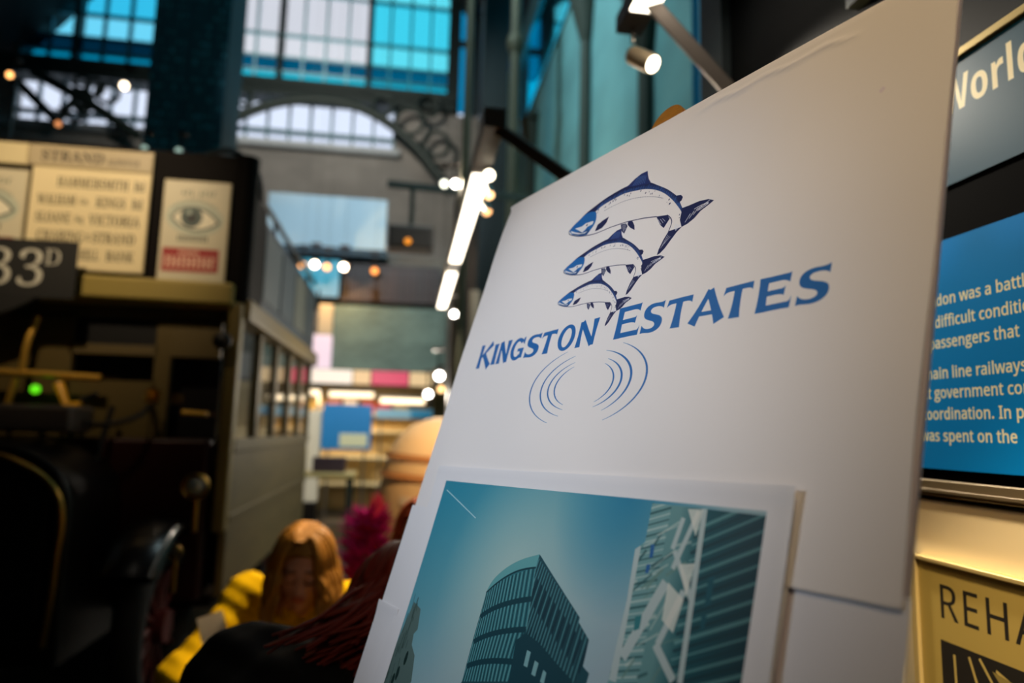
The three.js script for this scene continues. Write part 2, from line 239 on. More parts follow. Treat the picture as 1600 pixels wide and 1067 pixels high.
const GL = {
  K(g, a, b, t, h) { flare(g, a + 5, t, a + 4.6, h, 6.4); flare(g, a + 6, (t + h) / 2 + 2, b - 4, t, 4.2, 0.8, 1.9); flare(g, a + 12, (t + h) / 2 - 3, b - 3, h, 8, 0.9, 1.2); },
  I(g, a, b, t, h) { flare(g, (a + b) / 2, t, (a + b) / 2, h, 6.8, 1.45, 1.45); },
  N(g, a, b, t, h) { flare(g, a + 3.4, t, a + 3.6, h, 5.2, 1.1, 1.6); flare(g, a + 4, t + 0.5, b - 4.2, h - 0.8, 8, 0.9, 0.9); flare(g, b - 3.4, t, b - 3.6, h, 5.4, 1.7, 1.0); },
  T(g, a, b, t, h) { const m = (a + b) / 2; flare(g, m, t + 2, m - 0.6, h, 7.6, 1.0, 1.35); g.beginPath(); g.moveTo(a + 1, t + 0.6); g.quadraticCurveTo(m, t - 0.2, b, t - 0.4); g.lineTo(b, t + 6.4); g.quadraticCurveTo(b - 2, t + 4.2, b - 7, t + 4.4); g.lineTo(a + 7, t + 4.8); g.quadraticCurveTo(a + 2, t + 4.6, a - 0.4, t + 7.4); g.closePath(); g.fill(); },
  E(g, a, b, t, h) { flare(g, a + 5, t, a + 4.6, h, 8, 1.1, 1.15); armH(g, a + 3, b - 1, t + 2.6, 5, 0.6, 2.6); armH(g, a + 3, b - 5, (t + h) / 2 - 0.4, 4.4, 1.6, 1.4); armH(g, a + 3, b + 1, h - 2.6, 5.2, 4.2, 0); },
  A(g, a, b, t, h) { const m = (a + b) / 2 + 1; flare(g, m - 1, t, a + 4, h, 4.6, 1.2, 2); flare(g, m - 1.4, t, b - 4, h, 8.2, 0.95, 1.25); g.fillRect(a + 8, h - 10.4, b - a - 16, 3.8); },
  O(g, a, b, t, h) { const m = (a + b) / 2, c = (t + h) / 2, rx = (b - a) / 2, ry = (h - t) / 2 + 0.8; g.beginPath(); g.ellipse(m, c, rx, ry, 0, 0, 7); g.ellipse(m, c, rx - 7, ry - 4, 0.12, 0, 7); g.fill('evenodd'); },
  G(g, a, b, t, h) { const m = (a + b) / 2 + 0.5, c = (t + h) / 2, rx = (b - a) / 2 + 0.5, ry = (h - t) / 2 + 0.6; g.beginPath(); g.ellipse(m, c, rx, ry, 0, -0.72, 0.78, true); g.ellipse(m, c, rx - 7, ry - 4.2, 0, 0.78, -0.72, false); g.closePath(); g.fill(); g.beginPath(); g.moveTo(b - 4, t + 0.4); g.lineTo(b - 0.4, t - 0.6); g.lineTo(b - 0.2, t + 8.5); g.lineTo(b - 3.4, t + 6.6); g.closePath(); g.fill(); flare(g, b - 3.4, c + 0.6, b - 3.4, h - 1.6, 6.4, 1.3, 1.0); g.fillRect(m + 1, c - 0.4, b - m - 1.4, 3.6); },
  S(g, a, b, t, h) {
    const w = b - a, X = (p) => a + w * p, Y = (p) => t + (h - t) * p; g.beginPath();
    g.moveTo(X(0.98), Y(-0.03)); g.lineTo(X(0.97), Y(0.24)); g.bezierCurveTo(X(0.86), Y(0.14), X(0.68), Y(0.12), X(0.5), Y(0.14)); g.bezierCurveTo(X(0.32), Y(0.17), X(0.3), Y(0.29), X(0.46), Y(0.36)); g.bezierCurveTo(X(0.7), Y(0.45), X(1.0), Y(0.46), X(1.0), Y(0.7)); g.bezierCurveTo(X(1.0), Y(0.94), X(0.72), Y(1.04), X(0.42), Y(1.02)); g.bezierCurveTo(X(0.28), Y(1.01), X(0.14), Y(0.98), X(0.0), Y(1.0));
    g.lineTo(X(0.02), Y(0.72)); g.bezierCurveTo(X(0.14), Y(0.86), X(0.3), Y(0.89), X(0.46), Y(0.88)); g.bezierCurveTo(X(0.7), Y(0.86), X(0.72), Y(0.72), X(0.54), Y(0.64)); g.bezierCurveTo(X(0.32), Y(0.55), X(0.03), Y(0.54), X(0.03), Y(0.29)); g.bezierCurveTo(X(0.04), Y(0.06), X(0.3), Y(-0.02), X(0.6), Y(0.0)); g.bezierCurveTo(X(0.74), Y(0.01), X(0.86), Y(0.02), X(0.98), Y(-0.03)); g.closePath(); g.fill();
  },
};
const LETTERS = [['K', 47, 80, 223.4, 254.6], ['I', 82.4, 92, 226.3, 253], ['N', 95.6, 121, 225.6, 253.4], ['G', 124.8, 152, 226.4, 253], ['S', 157, 183.4, 226, 252.8], ['T', 185.4, 212, 225.6, 252.6], ['O', 217, 246, 224.2, 252.4], ['N', 251, 281.4, 224.3, 252.6], ['E', 311.4, 344, 221, 252.6], ['S', 347.8, 372.8, 224.6, 252.4], ['T', 376, 403.4, 224.6, 252.6], ['A', 403, 438.6, 223.4, 252.6], ['T', 435.6, 462.6, 224.2, 252.6], ['E', 467.6, 496.4, 224, 252.4], ['S', 501.8, 527, 225.2, 252.4]];
function ripple(g, rx, ry, a0, a1, w) {      // a brush arc, thick in the middle and fine at the ends
  const n = 60; const o = [], q = [];
  for (let i = 0; i <= n; i++) { const a = a0 + (a1 - a0) * i / n, k = w * Math.sin(Math.PI * i / n) / 2 + 0.15; o.push([280 + (rx + k) * Math.cos(a), 294 + (ry + k * 0.7) * Math.sin(a)]); q.unshift([280 + (rx - k) * Math.cos(a), 294 + (ry - k * 0.7) * Math.sin(a)]); }
  poly(g, o.concat(q)); g.fill();
}
const PX = 3.2;
const posterTex = canvasTexture(1901, 1408, (g, W, H) => {           // the top 440 mm of the sheet
  g.fillStyle = '#e9e6e6'; g.fillRect(0, 0, W, H); g.scale(PX, PX);
  drawFish(g, 0.5695, 95.6, 137.3); drawFish(g, 0.747, 56.2, 78.4); drawFish(g, 1, 0, 0);
  g.fillStyle = BLUE; for (const [c, a, b, t, h] of LETTERS) GL[c](g, a, b, t, h);
  for (const [rx, ry, a0, a1, w, b0, b1, w2] of [[88, 43, 2.05, 4.25, 1.8, -1.0, 1.06, 2.1], [68.5, 34, 1.95, 4.36, 2, -1.2, 0.98, 2.6], [56, 27, 1.96, 4.32, 2, -1.0, 1.12, 2.4], [44.8, 23, 2.1, 4.22, 1.8, -0.92, 1.0, 1.8]]) { ripple(g, rx, ry, a0, a1, w); ripple(g, rx, ry, b0, b1, w2); }
});
const photoTex = canvasTexture(2000, 1640, (g, W, H) => {            // 487 x 399 mm sheet, origin at u 42, v 382
  g.fillStyle = '#e6e6ea'; g.fillRect(0, 0, W, H); g.scale(W / 487, W / 487); g.translate(-42, -382);
  const x0 = 70, x1 = 510, y0 = 398.5, y1 = 762; g.save(); g.beginPath(); g.rect(x0, y0, x1 - x0, y1 - y0); g.clip();
  const sky = g.createLinearGradient(120, 398, 300, 700); sky.addColorStop(0, '#2f8aa4'); sky.addColorStop(0.3, '#5f9fae'); sky.addColorStop(0.55, '#97b6be'); sky.addColorStop(1, '#b0bdca'); g.fillStyle = sky; g.fillRect(x0, y0, x1 - x0, y1 - y0);
  const halo = g.createRadialGradient(255, 490, 10, 255, 490, 130); halo.addColorStop(0, 'rgba(184,204,196,0.8)'); halo.addColorStop(1, 'rgba(184,204,196,0)'); g.fillStyle = halo; g.fillRect(x0, y0, x1 - x0, y1 - y0);
  const right = g.createRadialGradient(385, 396, 4, 385, 396, 95); right.addColorStop(0, 'rgba(24,122,160,0.85)'); right.addColorStop(0.5, 'rgba(24,122,160,0.45)'); right.addColorStop(1, 'rgba(24,122,160,0)'); g.fillStyle = right; g.fillRect(280, 398, 230, 110);
  g.strokeStyle = 'rgba(235,245,248,0.75)'; g.lineWidth = 0.9; poly(g, [[77.9, 409], [159.1, 434.1]], false); g.stroke();
  // curved office block
  const roof = [[219.4, 498], [220.8, 491.7], [227.9, 482.5], [243.2, 471.1], [262.6, 461.8], [287, 454.6]], low = [[286.4, 466], [269.7, 469.3], [249.9, 477], [231.7, 488.2], [219.1, 498.8]];
  g.fillStyle = '#1b4a55'; smooth(g, roof); g.lineTo(...[358.5, 493]); g.lineTo(...[358.4, 496.3]); g.lineTo(...[374, 505.6]); g.lineTo(...[373.7, 524.1]); g.lineTo(...[381.8, 526.8]); g.lineTo(360, 760); g.lineTo(140, 760); g.lineTo(...[219.7, 576.3]); g.lineTo(...[219.1, 539.3]); g.closePath(); g.fill();
  g.fillStyle = '#5fa2a6'; smooth(g, roof); smooth(g, low, false); g.closePath(); g.fill();
  const L = [[286.4, 466], [292.3, 488.7], [295.2, 514.9], [286.7, 529.2], [288.6, 557.5]], l0 = [[219.1, 498.8], [220.1, 519.6], [219.4, 541.1], [220.1, 561.9], [219.7, 576.3]];
  g.fillStyle = '#2c717b'; g.beginPath(); smooth(g, low.slice().reverse()); for (const p of L.slice(1)) g.lineTo(...p); for (const p of l0.slice().reverse()) g.lineTo(...p); g.closePath(); g.fill(); g.save(); g.clip();
  const arcs = [[[219.1, 498.8], [237, 481.4], [286.4, 466]], [[220.6, 520.5], [240.2, 504.4], [291, 491.5]], [[220.9, 542.3], [244, 527.2], [294.8, 515.4]], [[220.9, 563.2], [243.5, 550.8], [292.7, 541.6]], [[218.4, 586.5], [249.8, 572.2], [291, 562.4]]];
  const along = (a, t) => { const k = 1 - t; return [k * k * a[0][0] + 2 * k * t * a[1][0] + t * t * a[2][0], k * k * a[0][1] + 2 * k * t * a[1][1] + t * t * a[2][1]]; };
  for (let i = 0; i <= 30; i++) { const t = i / 30; g.strokeStyle = i % 2 ? '#0f3640' : '#649fa3'; g.lineWidth = 0.9 + 0.5 * t; poly(g, arcs.map((a) => along(a, t)), false); g.stroke(); }
  g.strokeStyle = '#0e3d48'; g.lineWidth = 4.6; arcs.slice(1).forEach((a) => { g.beginPath(); g.moveTo(...a[0]); g.quadraticCurveTo(...a[1], ...a[2]); g.stroke(); });
  g.restore(); g.strokeStyle = '#0d3944'; g.lineWidth = 1.6; smooth(g, low); g.stroke();
  // slatted side of the block
  g.save(); poly(g, [[287, 454.6], [358.5, 493], [358.4, 496.3], [374, 505.6], [373.7, 524.1], [381.8, 526.8], [360, 760], [230, 760], [288.6, 557.5], [296.1, 518.2], [286.4, 466]]); g.clip();
  for (let i = 0; i < 46; i++) { const a = along([[284.4, 456.5], [324.6, 475.8], [373.4, 501]], i / 45); g.strokeStyle = i % 2 ? '#163f49' : '#4a838a'; g.lineWidth = 1.3; poly(g, [a, [a[0] - 26, a[1] + 190]], false); g.stroke(); }
  g.fillStyle = '#0d3440'; for (let r = 0; r < 5; r++) for (let i = 0; i < 11; i++) { const a = along([[293.9, 473.8], [330.6, 490.3], [373.6, 508.8]], i / 10); const px = a[0] - r * 7 - 1, py = a[1] + r * 31; poly(g, [[px, py], [px + 2.2, py + 3], [px - 1, py + 22], [px - 3.4, py + 18]]); g.fill(); }
  g.restore();
  g.fillStyle = '#123f4a'; poly(g, [[296.1, 518.2], [314.9, 520.8], [347.3, 530.9], [366.3, 536.3], [330, 760], [205, 760], [288.6, 557.5], [284.8, 526.1]]); g.fill();
  g.fillStyle = '#7fb0b4'; for (const p of [[[303.1, 529.6], [308.7, 529.9], [308.7, 541.7], [303.2, 541.5]], [[316.3, 534.3], [321.8, 535], [321.2, 545], [315.8, 544.8]], [[329.5, 537.9], [334, 538.9], [334.1, 547.1], [328.7, 547]]]) { poly(g, p); g.fill(); }
  // old building at the left edge
  g.fillStyle = '#566f6c'; poly(g, [[81, 532.7], [100.8, 536.7], [108.1, 555.8], [102.5, 561.4], [105.7, 571.7], [119, 579.2], [128.2, 601.4], [70, 700], [60, 620]]); g.fill();
  g.strokeStyle = '#2c4440'; for (let i = 0; i < 60; i++) { g.lineWidth = rr(0.3, 1.5); const y = rr(520, 680), x = rr(70, 96); poly(g, [[x, y], [x + rr(-2, 3), y + rr(4, 22)]], false); g.stroke(); }
  g.fillStyle = '#16302e'; for (const p of [[93.6, 602.4], [87.8, 610.9], [102, 585.6]]) { g.beginPath(); g.ellipse(p[0], p[1], 3, 7, 0, 0, 7); g.fill(); }
  // louvred tower on the right
  g.fillStyle = '#6f9ea0'; poly(g, [[410.1, 400.6], [509.7, 401.4], [511, 762], [330, 762], [402.4, 526.4], [404.6, 471.3], [402.3, 435.5], [410.9, 429.5]]); g.fill(); g.save(); g.clip();
  const dk = g.createLinearGradient(440, 0, 512, 0); dk.addColorStop(0, 'rgba(10,70,80,0.1)'); dk.addColorStop(0.35, 'rgba(8,74,84,0.9)'); dk.addColorStop(1, 'rgba(3,50,60,0.98)'); g.fillStyle = dk; g.fillRect(430, 390, 90, 380);
  for (let i = 0; i < 64; i++) { g.strokeStyle = i % 2 ? 'rgba(10,52,60,0.75)' : 'rgba(150,196,192,0.5)'; g.lineWidth = rr(1.2, 2.6); const y = 396 + i * 5.2; poly(g, [[455, y + 20], [514, y - 8]], false); g.stroke(); }
  for (let i = 0; i < 60; i++) { g.strokeStyle = i % 2 ? 'rgba(22,70,74,0.7)' : 'rgba(205,222,216,0.55)'; g.lineWidth = rr(0.8, 1.8); const y = 396 + i * 4.2; poly(g, [[372, y + 12], [430, y - 6]], false); g.stroke(); }
  for (let i = 0; i < 90; i++) { const x = rr(360, 446), y = rr(396, 700); g.strokeStyle = ['rgba(24,66,70,0.6)', 'rgba(200,214,206,0.55)', 'rgba(104,140,132,0.7)'][i % 3]; g.lineWidth = rr(0.8, 3); poly(g, [[x, y], [x + rr(6, 22), y - rr(4, 20)]], false); g.stroke(); }
  g.strokeStyle = '#b4c6c6'; g.lineCap = 'butt';
  for (const [a, b, w] of [[[460.8, 401], [465.3, 510.9], 4.5], [[404.3, 432.8], [406.6, 525.2], 7], [[455.8, 403], [442, 443.8], 4], [[440.9, 432], [464.5, 462.9], 4], [[438.3, 453.3], [411.4, 508.6], 8], [[455.2, 456.2], [441, 492.9], 5], [[439.1, 493.4], [459.6, 510.7], 6], [[438.5, 430.8], [443.2, 408.7], 4]]) { g.lineWidth = w; poly(g, [a, b], false); g.stroke(); }
  g.fillStyle = 'rgba(222,226,216,0.85)'; poly(g, [[445.7, 402.3], [459.8, 401.4], [457, 420.2]]); g.fill(); poly(g, [[447.1, 440.1], [460.6, 437.4], [458, 459.9]]); g.fill(); poly(g, [[440.3, 453], [456.5, 461.6], [452.4, 483.4], [440.8, 477.5]]); g.fill();
  g.fillStyle = '#1d5f9e'; poly(g, [[417.3, 430.4], [421.1, 429.9], [421.5, 438.9], [418.2, 439.7]]); g.fill(); poly(g, [[416.9, 444.5], [420.7, 443.7], [420.3, 449.9], [417.4, 450.6]]); g.fill();
  g.fillStyle = '#0c5360'; poly(g, [[473.5, 444.6], [478.4, 442.4], [478.5, 460.2], [474.1, 463.1]]); g.fill(); poly(g, [[473.1, 468], [477.2, 466.5], [476.9, 475.3], [474, 476.6]]); g.fill(); g.fillStyle = '#2f7d84'; poly(g, [[416, 480.4], [422.1, 478.4], [422.1, 487.2], [417.1, 489.8]]); g.fill();
  g.restore(); g.restore();
});
const paperBump = noiseTexture(256, (u, v) => 0.5 + 0.05 * (vnoise(u * 128, v * 128, 128) - 0.5) + 0.5 * (fbm(u, v, 4) - 0.5));
const paper = (map) => new THREE.MeshPhysicalMaterial({ color: 0xffffff, map, roughness: 0.5, specularIntensity: 0.7, clearcoat: 0.06, clearcoatRoughness: 0.35, bumpMap: paperBump, bumpScale: 0.0004 });
const gauss = (x, s) => Math.exp(-x * x / (2 * s * s));
function sheetLift(u, v) {                   // gentle cockling of the paper, a crease under the top edge, a dog-eared corner
  let z = 0.0011 * Math.sin(u / 62 + v / 95) + 0.0009 * Math.sin(u / 33 - v / 58 + 1.3) + 0.0007 * Math.sin(v / 30 + u / 210);
  const c = 14 + (u - 387) * 0.055 + 1.4 * Math.sin(u / 9) ; if (u > 350 && u < 530) z += 0.0018 * gauss(v - c, 2.2) * Math.min(1, (u - 350) / 30) * Math.min(1, (530 - u) / 30);
  z += 0.0016 * gauss((u - 300) * 0.45 + (v - 30), 14) * gauss(u - 300, 60);
  z += 0.0022 * gauss(u - 470 + (v - 60) * 0.8, 26) * gauss(v - 55, 55);
  z -= 0.0028 * gauss(u - 520, 36) * gauss(v - 120, 60);
  z -= 0.005 * Math.max(0, 1 - (u + v * 0.42) / 70) ** 2;
  return 0.0032 + z * Math.min(1, v / 8 + 0.25);
}
function sheet(u0, u1, v0, v1, nu, nv, lift, t = 0.0004) {      // a paper sheet with real thickness in the poster's own axes
  const P = [], UV = [], I = [], row = nu + 1, N = row * (nv + 1);
  for (let s = 0; s < 2; s++) for (let j = 0; j <= nv; j++) for (let i = 0; i <= nu; i++) { const u = u0 + (u1 - u0) * i / nu, v = v0 + (v1 - v0) * j / nv; P.push((u - 297) / 1000, PH - v / 1000, lift(u, v) - s * t); UV.push(i / nu, 1 - j / nv); }
  for (let j = 0; j < nv; j++) for (let i = 0; i < nu; i++) { const a = j * row + i, b = a + 1, c = a + row, d = c + 1; I.push(a, c, b, b, c, d, N + a, N + b, N + c, N + b, N + d, N + c); }
  for (let i = 0; i < nu; i++) { const a = i, c = nv * row + i; I.push(a, a + 1, N + a, a + 1, N + a + 1, N + a, c, N + c, c + 1, c + 1, N + c, N + c + 1); }
  for (let j = 0; j < nv; j++) { const a = j * row, c = a + nu; I.push(a, N + a, a + row, a + row, N + a, N + a + row, c, c + row, N + c, c + row, N + c + row, N + c); }
  const g = new THREE.BufferGeometry(); g.setAttribute('position', new THREE.Float32BufferAttribute(P, 3)); g.setAttribute('uv', new THREE.Float32BufferAttribute(UV, 2)); g.setIndex(I);
  const flat = g.toNonIndexed(); flat.computeVertexNormals();
  const sm = g.clone(); sm.computeVertexNormals(); const nIdx = sm.attributes.normal, out = flat.attributes.normal, top = nu * nv * 6;   // smooth normals on the two faces only
  const zAt = (u, v) => lift(u, v), e = 0.5;
  const pos = flat.attributes.position; for (let k = 0; k < nu * nv * 12; k++) { const u = pos.getX(k) * 1000 + 297, v = (PH - pos.getY(k)) * 1000, dzu = (zAt(u + e, v) - zAt(u - e, v)) / (2 * e) * 1000, dzv = (zAt(u, v + e) - zAt(u, v - e)) / (2 * e) * 1000; const n = new THREE.Vector3(-dzu, dzv, 1).normalize(); if (out.getZ(k) < 0) n.negate(); out.setXYZ(k, n.x, n.y, n.z); }
  return flat;
}
{
  const p = posterFrame(tag(new THREE.Group(), 'large white poster board with three leaping blue fish, leaning back on a wooden easel', 'poster')); p.name = numbered('poster_board'); scene.add(p);
  mesh('foam_board', new RoundedBoxGeometry(PW, PH, 0.005, 1, 0.0006).translate(0, PH / 2, -0.0025), std(0xded6e2, 0.6), p);
  mesh('printed_sheet', sheet(0, 594, 0, 440, 198, 148, sheetLift), paper(posterTex), p);
  mesh('lower_sheet', sheet(0, 529, 440.6, 839, 40, 60, sheetLift), std(0xe6e6ea, 0.5), p);
  const ph = mesh('photo_sheet', sheet(42, 529, 382, 781, 60, 50, (u, v) => 0.0066 + 0.0012 * gauss(v - 382, 7) + 0.0014 * gauss(u - 529, 7) + 0.0006 * Math.sin(u / 70 + v / 50)), paper(photoTex), p);
  ph.userData.label = 'photograph of a curved glass office block with a white border';
  mesh('paper_strip', sheet(-9, 50, 546, 839, 12, 40, (u, v) => 0.0052 + 0.0016 * gauss(v - 546, 8)), std(0xe8e8ec, 0.5), p);
  mesh('paper_strip', sheet(-4, 41, 432, 560, 12, 24, (u, v) => 0.0046 + 0.0004 * gauss(v - 432, 8)), std(0xe6e6ea, 0.5), p);
  mesh('paper_strip', sheet(531, 597, 434, 839, 14, 60, (u, v) => 0.0006), std(0xe2e2e8, 0.5), p);

  const e = posterFrame(tag(new THREE.Group(), 'light wooden easel behind the fish poster, its rounded mast top showing', 'easel')); e.name = numbered('easel'); scene.add(e);
  const legL = posterTL.y / PV_AX.y;                       // length down the slope to the floor
  const foot = PH - legL + 0.02;
  mesh('mast', [span(-0.024, 0.024, foot + 0.35, PH + 0.006, -0.026, -0.0065, 0.003), new THREE.CylinderGeometry(0.024, 0.024, 0.0195, 36).rotateX(Math.PI / 2).translate(0, PH + 0.007, -0.01625)], M.wood, e);
  mesh('leg', beam([-0.05, PH - 0.1, -0.034], [-0.33, foot, -0.034], 0.022, 0.04), M.wood, e);
  mesh('leg', beam([0.05, PH - 0.1, -0.034], [0.33, foot, -0.034], 0.022, 0.04), M.wood, e);
  mesh('crossbar', span(-0.24, 0.24, 0.16, 0.2, -0.058, -0.046, 0.003), M.wood, e);
  mesh('ledge', [span(-0.3, 0.3, -0.03, -0.003, -0.03, 0.03, 0.004), span(-0.3, 0.3, -0.003, 0.008, 0.02, 0.03, 0.003)], M.wood, e);
  e.updateMatrixWorld(); const inv = e.matrixWorld.clone().invert(), back = new THREE.Vector3(0.66, 0.012, -1.1).applyMatrix4(inv);
  mesh('rear_leg', beam([0, PH - 0.12, -0.05], back.toArray(), 0.02, 0.032), M.wood, e);
}
// ---------------------------------------------------------------- exhibition panels on the right wall
const LF = 0.72;
function onWall(o, zc, y0) { o.position.set(LF, y0, zc); o.rotation.y = -Math.PI / 2; return o; }    // local x runs towards the camera, z out of the wall
{
  const zc = -0.75, X = (z) => z - zc, z0 = -1.41, z1 = -0.1;
  const g = onWall(thing('information_panel', 'blue and black information panel with cream lettering behind the poster', 'panel'), zc, 0);
  mesh('backing', [span(X(z0), X(z1), 1.522, 2.112, -0.039, -0.006, 0.004), span(X(z0), X(z1), 1.8735, 1.9465, -0.008, -0.0015)], new THREE.MeshPhysicalMaterial({ color: 0x010101, roughness: 0.9, specularIntensity: 0.05 }), g);
  mesh('rail', span(X(z0), X(z1), 2.115, 2.127, -0.039, 0.004, 0.002), std(0xb9a468, 0.35, 0.7), g);
  const head = canvasTexture(2048, 260, (c, W, H) => { const k = W / 1.31; c.fillStyle = '#17485f'; c.fillRect(0, 0, W, H); c.fillStyle = '#efe3b8'; c.font = 'bold ' + Math.round(0.066 * k) + 'px sans-serif'; c.save(); c.translate((-0.7405 - z0) * k, (2.111 - 2.043) * k); c.scale(0.8, 1); const ww = c.measureText('W').width + c.measureText('o').width / 2; c.fillText('World', -ww, 0); c.restore(); });
  const hg = mesh('header_strip', span(X(z0), X(z1), 1.947, 2.110, -0.006, -0.001, 0.001), std(0x2b5f7c, 0.3), g);
  mesh('print', new THREE.PlaneGeometry(1.31, 0.166).translate(X((z0 + z1) / 2), 2.029, 0.0005), new THREE.MeshPhysicalMaterial({ map: head, roughness: 0.3, clearcoat: 0.3, clearcoatRoughness: 0.25 }), hg);
  const body = canvasTexture(2048, 488, (c, W, H) => {
    const k = W / 1.31; c.fillStyle = '#0078be'; c.fillRect(0, 0, W, H); c.fillStyle = c.strokeStyle = '#efe3b8'; c.font = Math.round(0.0206 * k) + 'px sans-serif'; c.lineWidth = 0.9;
    const left = [['London was a battle', -0.869, 1.784], ['the difficult conditions', -0.875, 1.7545], ['the passengers that', -0.888, 1.7255], ['main line railways', -0.866, 1.684], ['direct government control', -0.905, 1.657], ['coordination. In part', -0.873, 1.6285], ['was spent on the', -0.876, 1.599]];
    for (const [s, z, y] of left) { c.fillText(s, (z - z0) * k, (1.873 - y) * k); c.strokeText(s, (z - z0) * k, (1.873 - y) * k); }
  });
  const bg = mesh('text_panel', span(X(z0), X(z1), 1.561, 1.873, -0.006, -0.001, 0.001), std(0x0a6f9a, 0.3), g);
  mesh('print', new THREE.PlaneGeometry(1.31, 0.312).translate(X((z0 + z1) / 2), 1.717, 0.0005), new THREE.MeshPhysicalMaterial({ map: body, roughness: 0.5, specularIntensity: 0.1 }), bg);
  mesh('ledge', [span(X(z0), X(z1), 1.524, 1.546, -0.039, 0.004, 0.002), span(X(z0), X(z1), 1.529, 1.534, 0.004, 0.009, 0.001)], std(0x6a5c42, 0.4, 0.4), g);
  const lower = onWall(thing('display_board', 'plain cream display board below the blue information panel', 'board'), zc, 0);
  mesh('board', span(X(-1.3), X(z1), 0.35, 1.517, -0.039, -0.002, 0.003), std(0xe6d2a2, 0.6), lower);
  for (const z of [-1.28, -0.2]) mesh('foot', span(X(z), X(z + 0.08), 0, 0.35, -0.039, -0.004, 0.003), M.darkMetal, lower);
  // framed notice
  const fr = onWall(thing('framed_notice', 'gold notice lettered REHA in a slim frame on the cream board', 'sign'), zc, 0.9);
  const fz0 = -0.898, fz1 = -0.24, ft = 0.542, fb = 0.03, F = (z) => z - zc;
  mesh('frame', [span(F(fz0), F(fz1), ft - 0.007, ft, -0.002, 0.012, 0.002), span(F(fz0), F(fz1), fb, fb + 0.007, -0.002, 0.012, 0.002), span(F(fz0), F(fz0) + 0.011, fb, ft, -0.002, 0.012, 0.002), span(F(fz1) - 0.011, F(fz1), fb, ft, -0.002, 0.012, 0.002)], std(0xc3ab6c, 0.4, 0.5), fr);
  const s0 = -0.886, s1 = -0.252, sw = s1 - s0, sh = ft - fb - 0.014, st = 0.9 + ft - 0.007;
  const sign = canvasTexture(1400, Math.round(1400 * sh / sw), (c, W) => {
    const k = W / sw; c.fillStyle = '#9a8440'; c.fillRect(0, 0, W, 2000); c.fillStyle = '#16130c'; c.font = Math.round(0.0605 * k) + 'px sans-serif';
    c.save(); ['R', 'E', 'H', 'A'].forEach((l, i) => c.fillText(l, ((-0.8545 - s0) + [0, 0.0385, 0.0735, 0.119][i]) * k, (st - 1.3665) * k)); c.restore(); c.scale(k, k);
    c.fillRect(-0.852 - s0, st - 1.338, 0.58, 0.36); c.strokeStyle = '#a8924c'; c.lineWidth = 0.004;
    for (const [a, b, d, e] of [[-0.83, 1.325, -0.822, 1.0], [-0.806, 1.33, -0.76, 1.2], [-0.79, 1.333, -0.69, 1.2], [-0.766, 1.326, -0.6, 1.26]]) { c.beginPath(); c.moveTo(a - s0, st - b); c.lineTo(d - s0, st - e); c.stroke(); }
    c.fillStyle = '#7d6c34'; c.beginPath(); c.moveTo(-0.772 - s0, st - 1.324); c.lineTo(-0.6 - s0, st - 1.3); c.lineTo(-0.66 - s0, st - 1.2); c.closePath(); c.fill();
  });
  const bk = mesh('backing', span(F(s0), F(s1), fb + 0.007, ft - 0.007, -0.002, 0.006), std(0x9a8440, 0.5), fr);
  mesh('print', new THREE.PlaneGeometry(sw, sh).translate(F((s0 + s1) / 2), (fb + ft) / 2, 0.0066), std(0xffffff, 0.5, 0, { map: sign }), bk);
}
// ---------------------------------------------------------------- bar lights and spotlights
function canSpot(root, pos, aim, r, len, lensMat, body = M.chrome) {        // a cylindrical spotlight head with its lens
  const h = new THREE.Group(); h.name = 'lamp_head'; h.position.set(...pos); h.lookAt(...aim); root.add(h);
  mesh('can', lathe([[0.001, -len * 0.5], [r * 0.9, -len * 0.5], [r, -len * 0.42], [r, len * 0.5], [r * 0.86, len * 0.5], [r * 0.8, len * 0.42], [0.001, len * 0.38]].map(([a, b]) => [a, b])).rotateX(Math.PI / 2), body, h);
  mesh('lens', new THREE.CylinderGeometry(r * 0.84, r * 0.84, 0.004, 24).rotateX(Math.PI / 2).translate(0, 0, len * 0.47), lensMat, h);
  return h;
}
const tubeGlow = glow(0xfff1d8, 5), lensGlow = glow(0xfff0d2, 9), dimGlow = glow(0xffb878, 3);
{ // bracket lamp above the poster
  const y = 2.69, b = thing('bracket_lamp', 'long dark bar lamp with a chrome spotlight, just above the poster', 'lamp', [0.55, y, -1.2]);
  const x = 0;
  mesh('housing', [span(-0.036, 0.036, -0.02, 0.03, -0.47, 0.75, 0.004)], M.bracket, b);
  mesh('diffuser', span(-0.034, 0.034, -0.028, -0.019, -0.355, 0.74, 0.003), tubeGlow, b);
  barLight(NEUTRAL, 4.5, 0.06, 1.0, [0.55, y - 0.035, -1.0], [0.55, 0, -1.0]);
  mesh('arm', beam([0.01, 0.0, -0.34], [0.186, -0.334, -0.2], 0.034, 0.034), M.bracket, b);
  mesh('stem', [rod([-0.0, -0.02, -0.43], [-0.0, -0.065, -0.43], 0.007)], M.chrome, b);
  canSpot(b, [0.022, -0.115, -0.42], [0.022 + 0.42, -0.115 - 0.62, -0.42 + 0.66], 0.025, 0.09, lensGlow, M.satin);
  spotlight(0xfff2de, 10, [0.57, 2.5, -1.53], [0.75, 1.74, -0.8], 0.6, 0.7, 1.2);
}
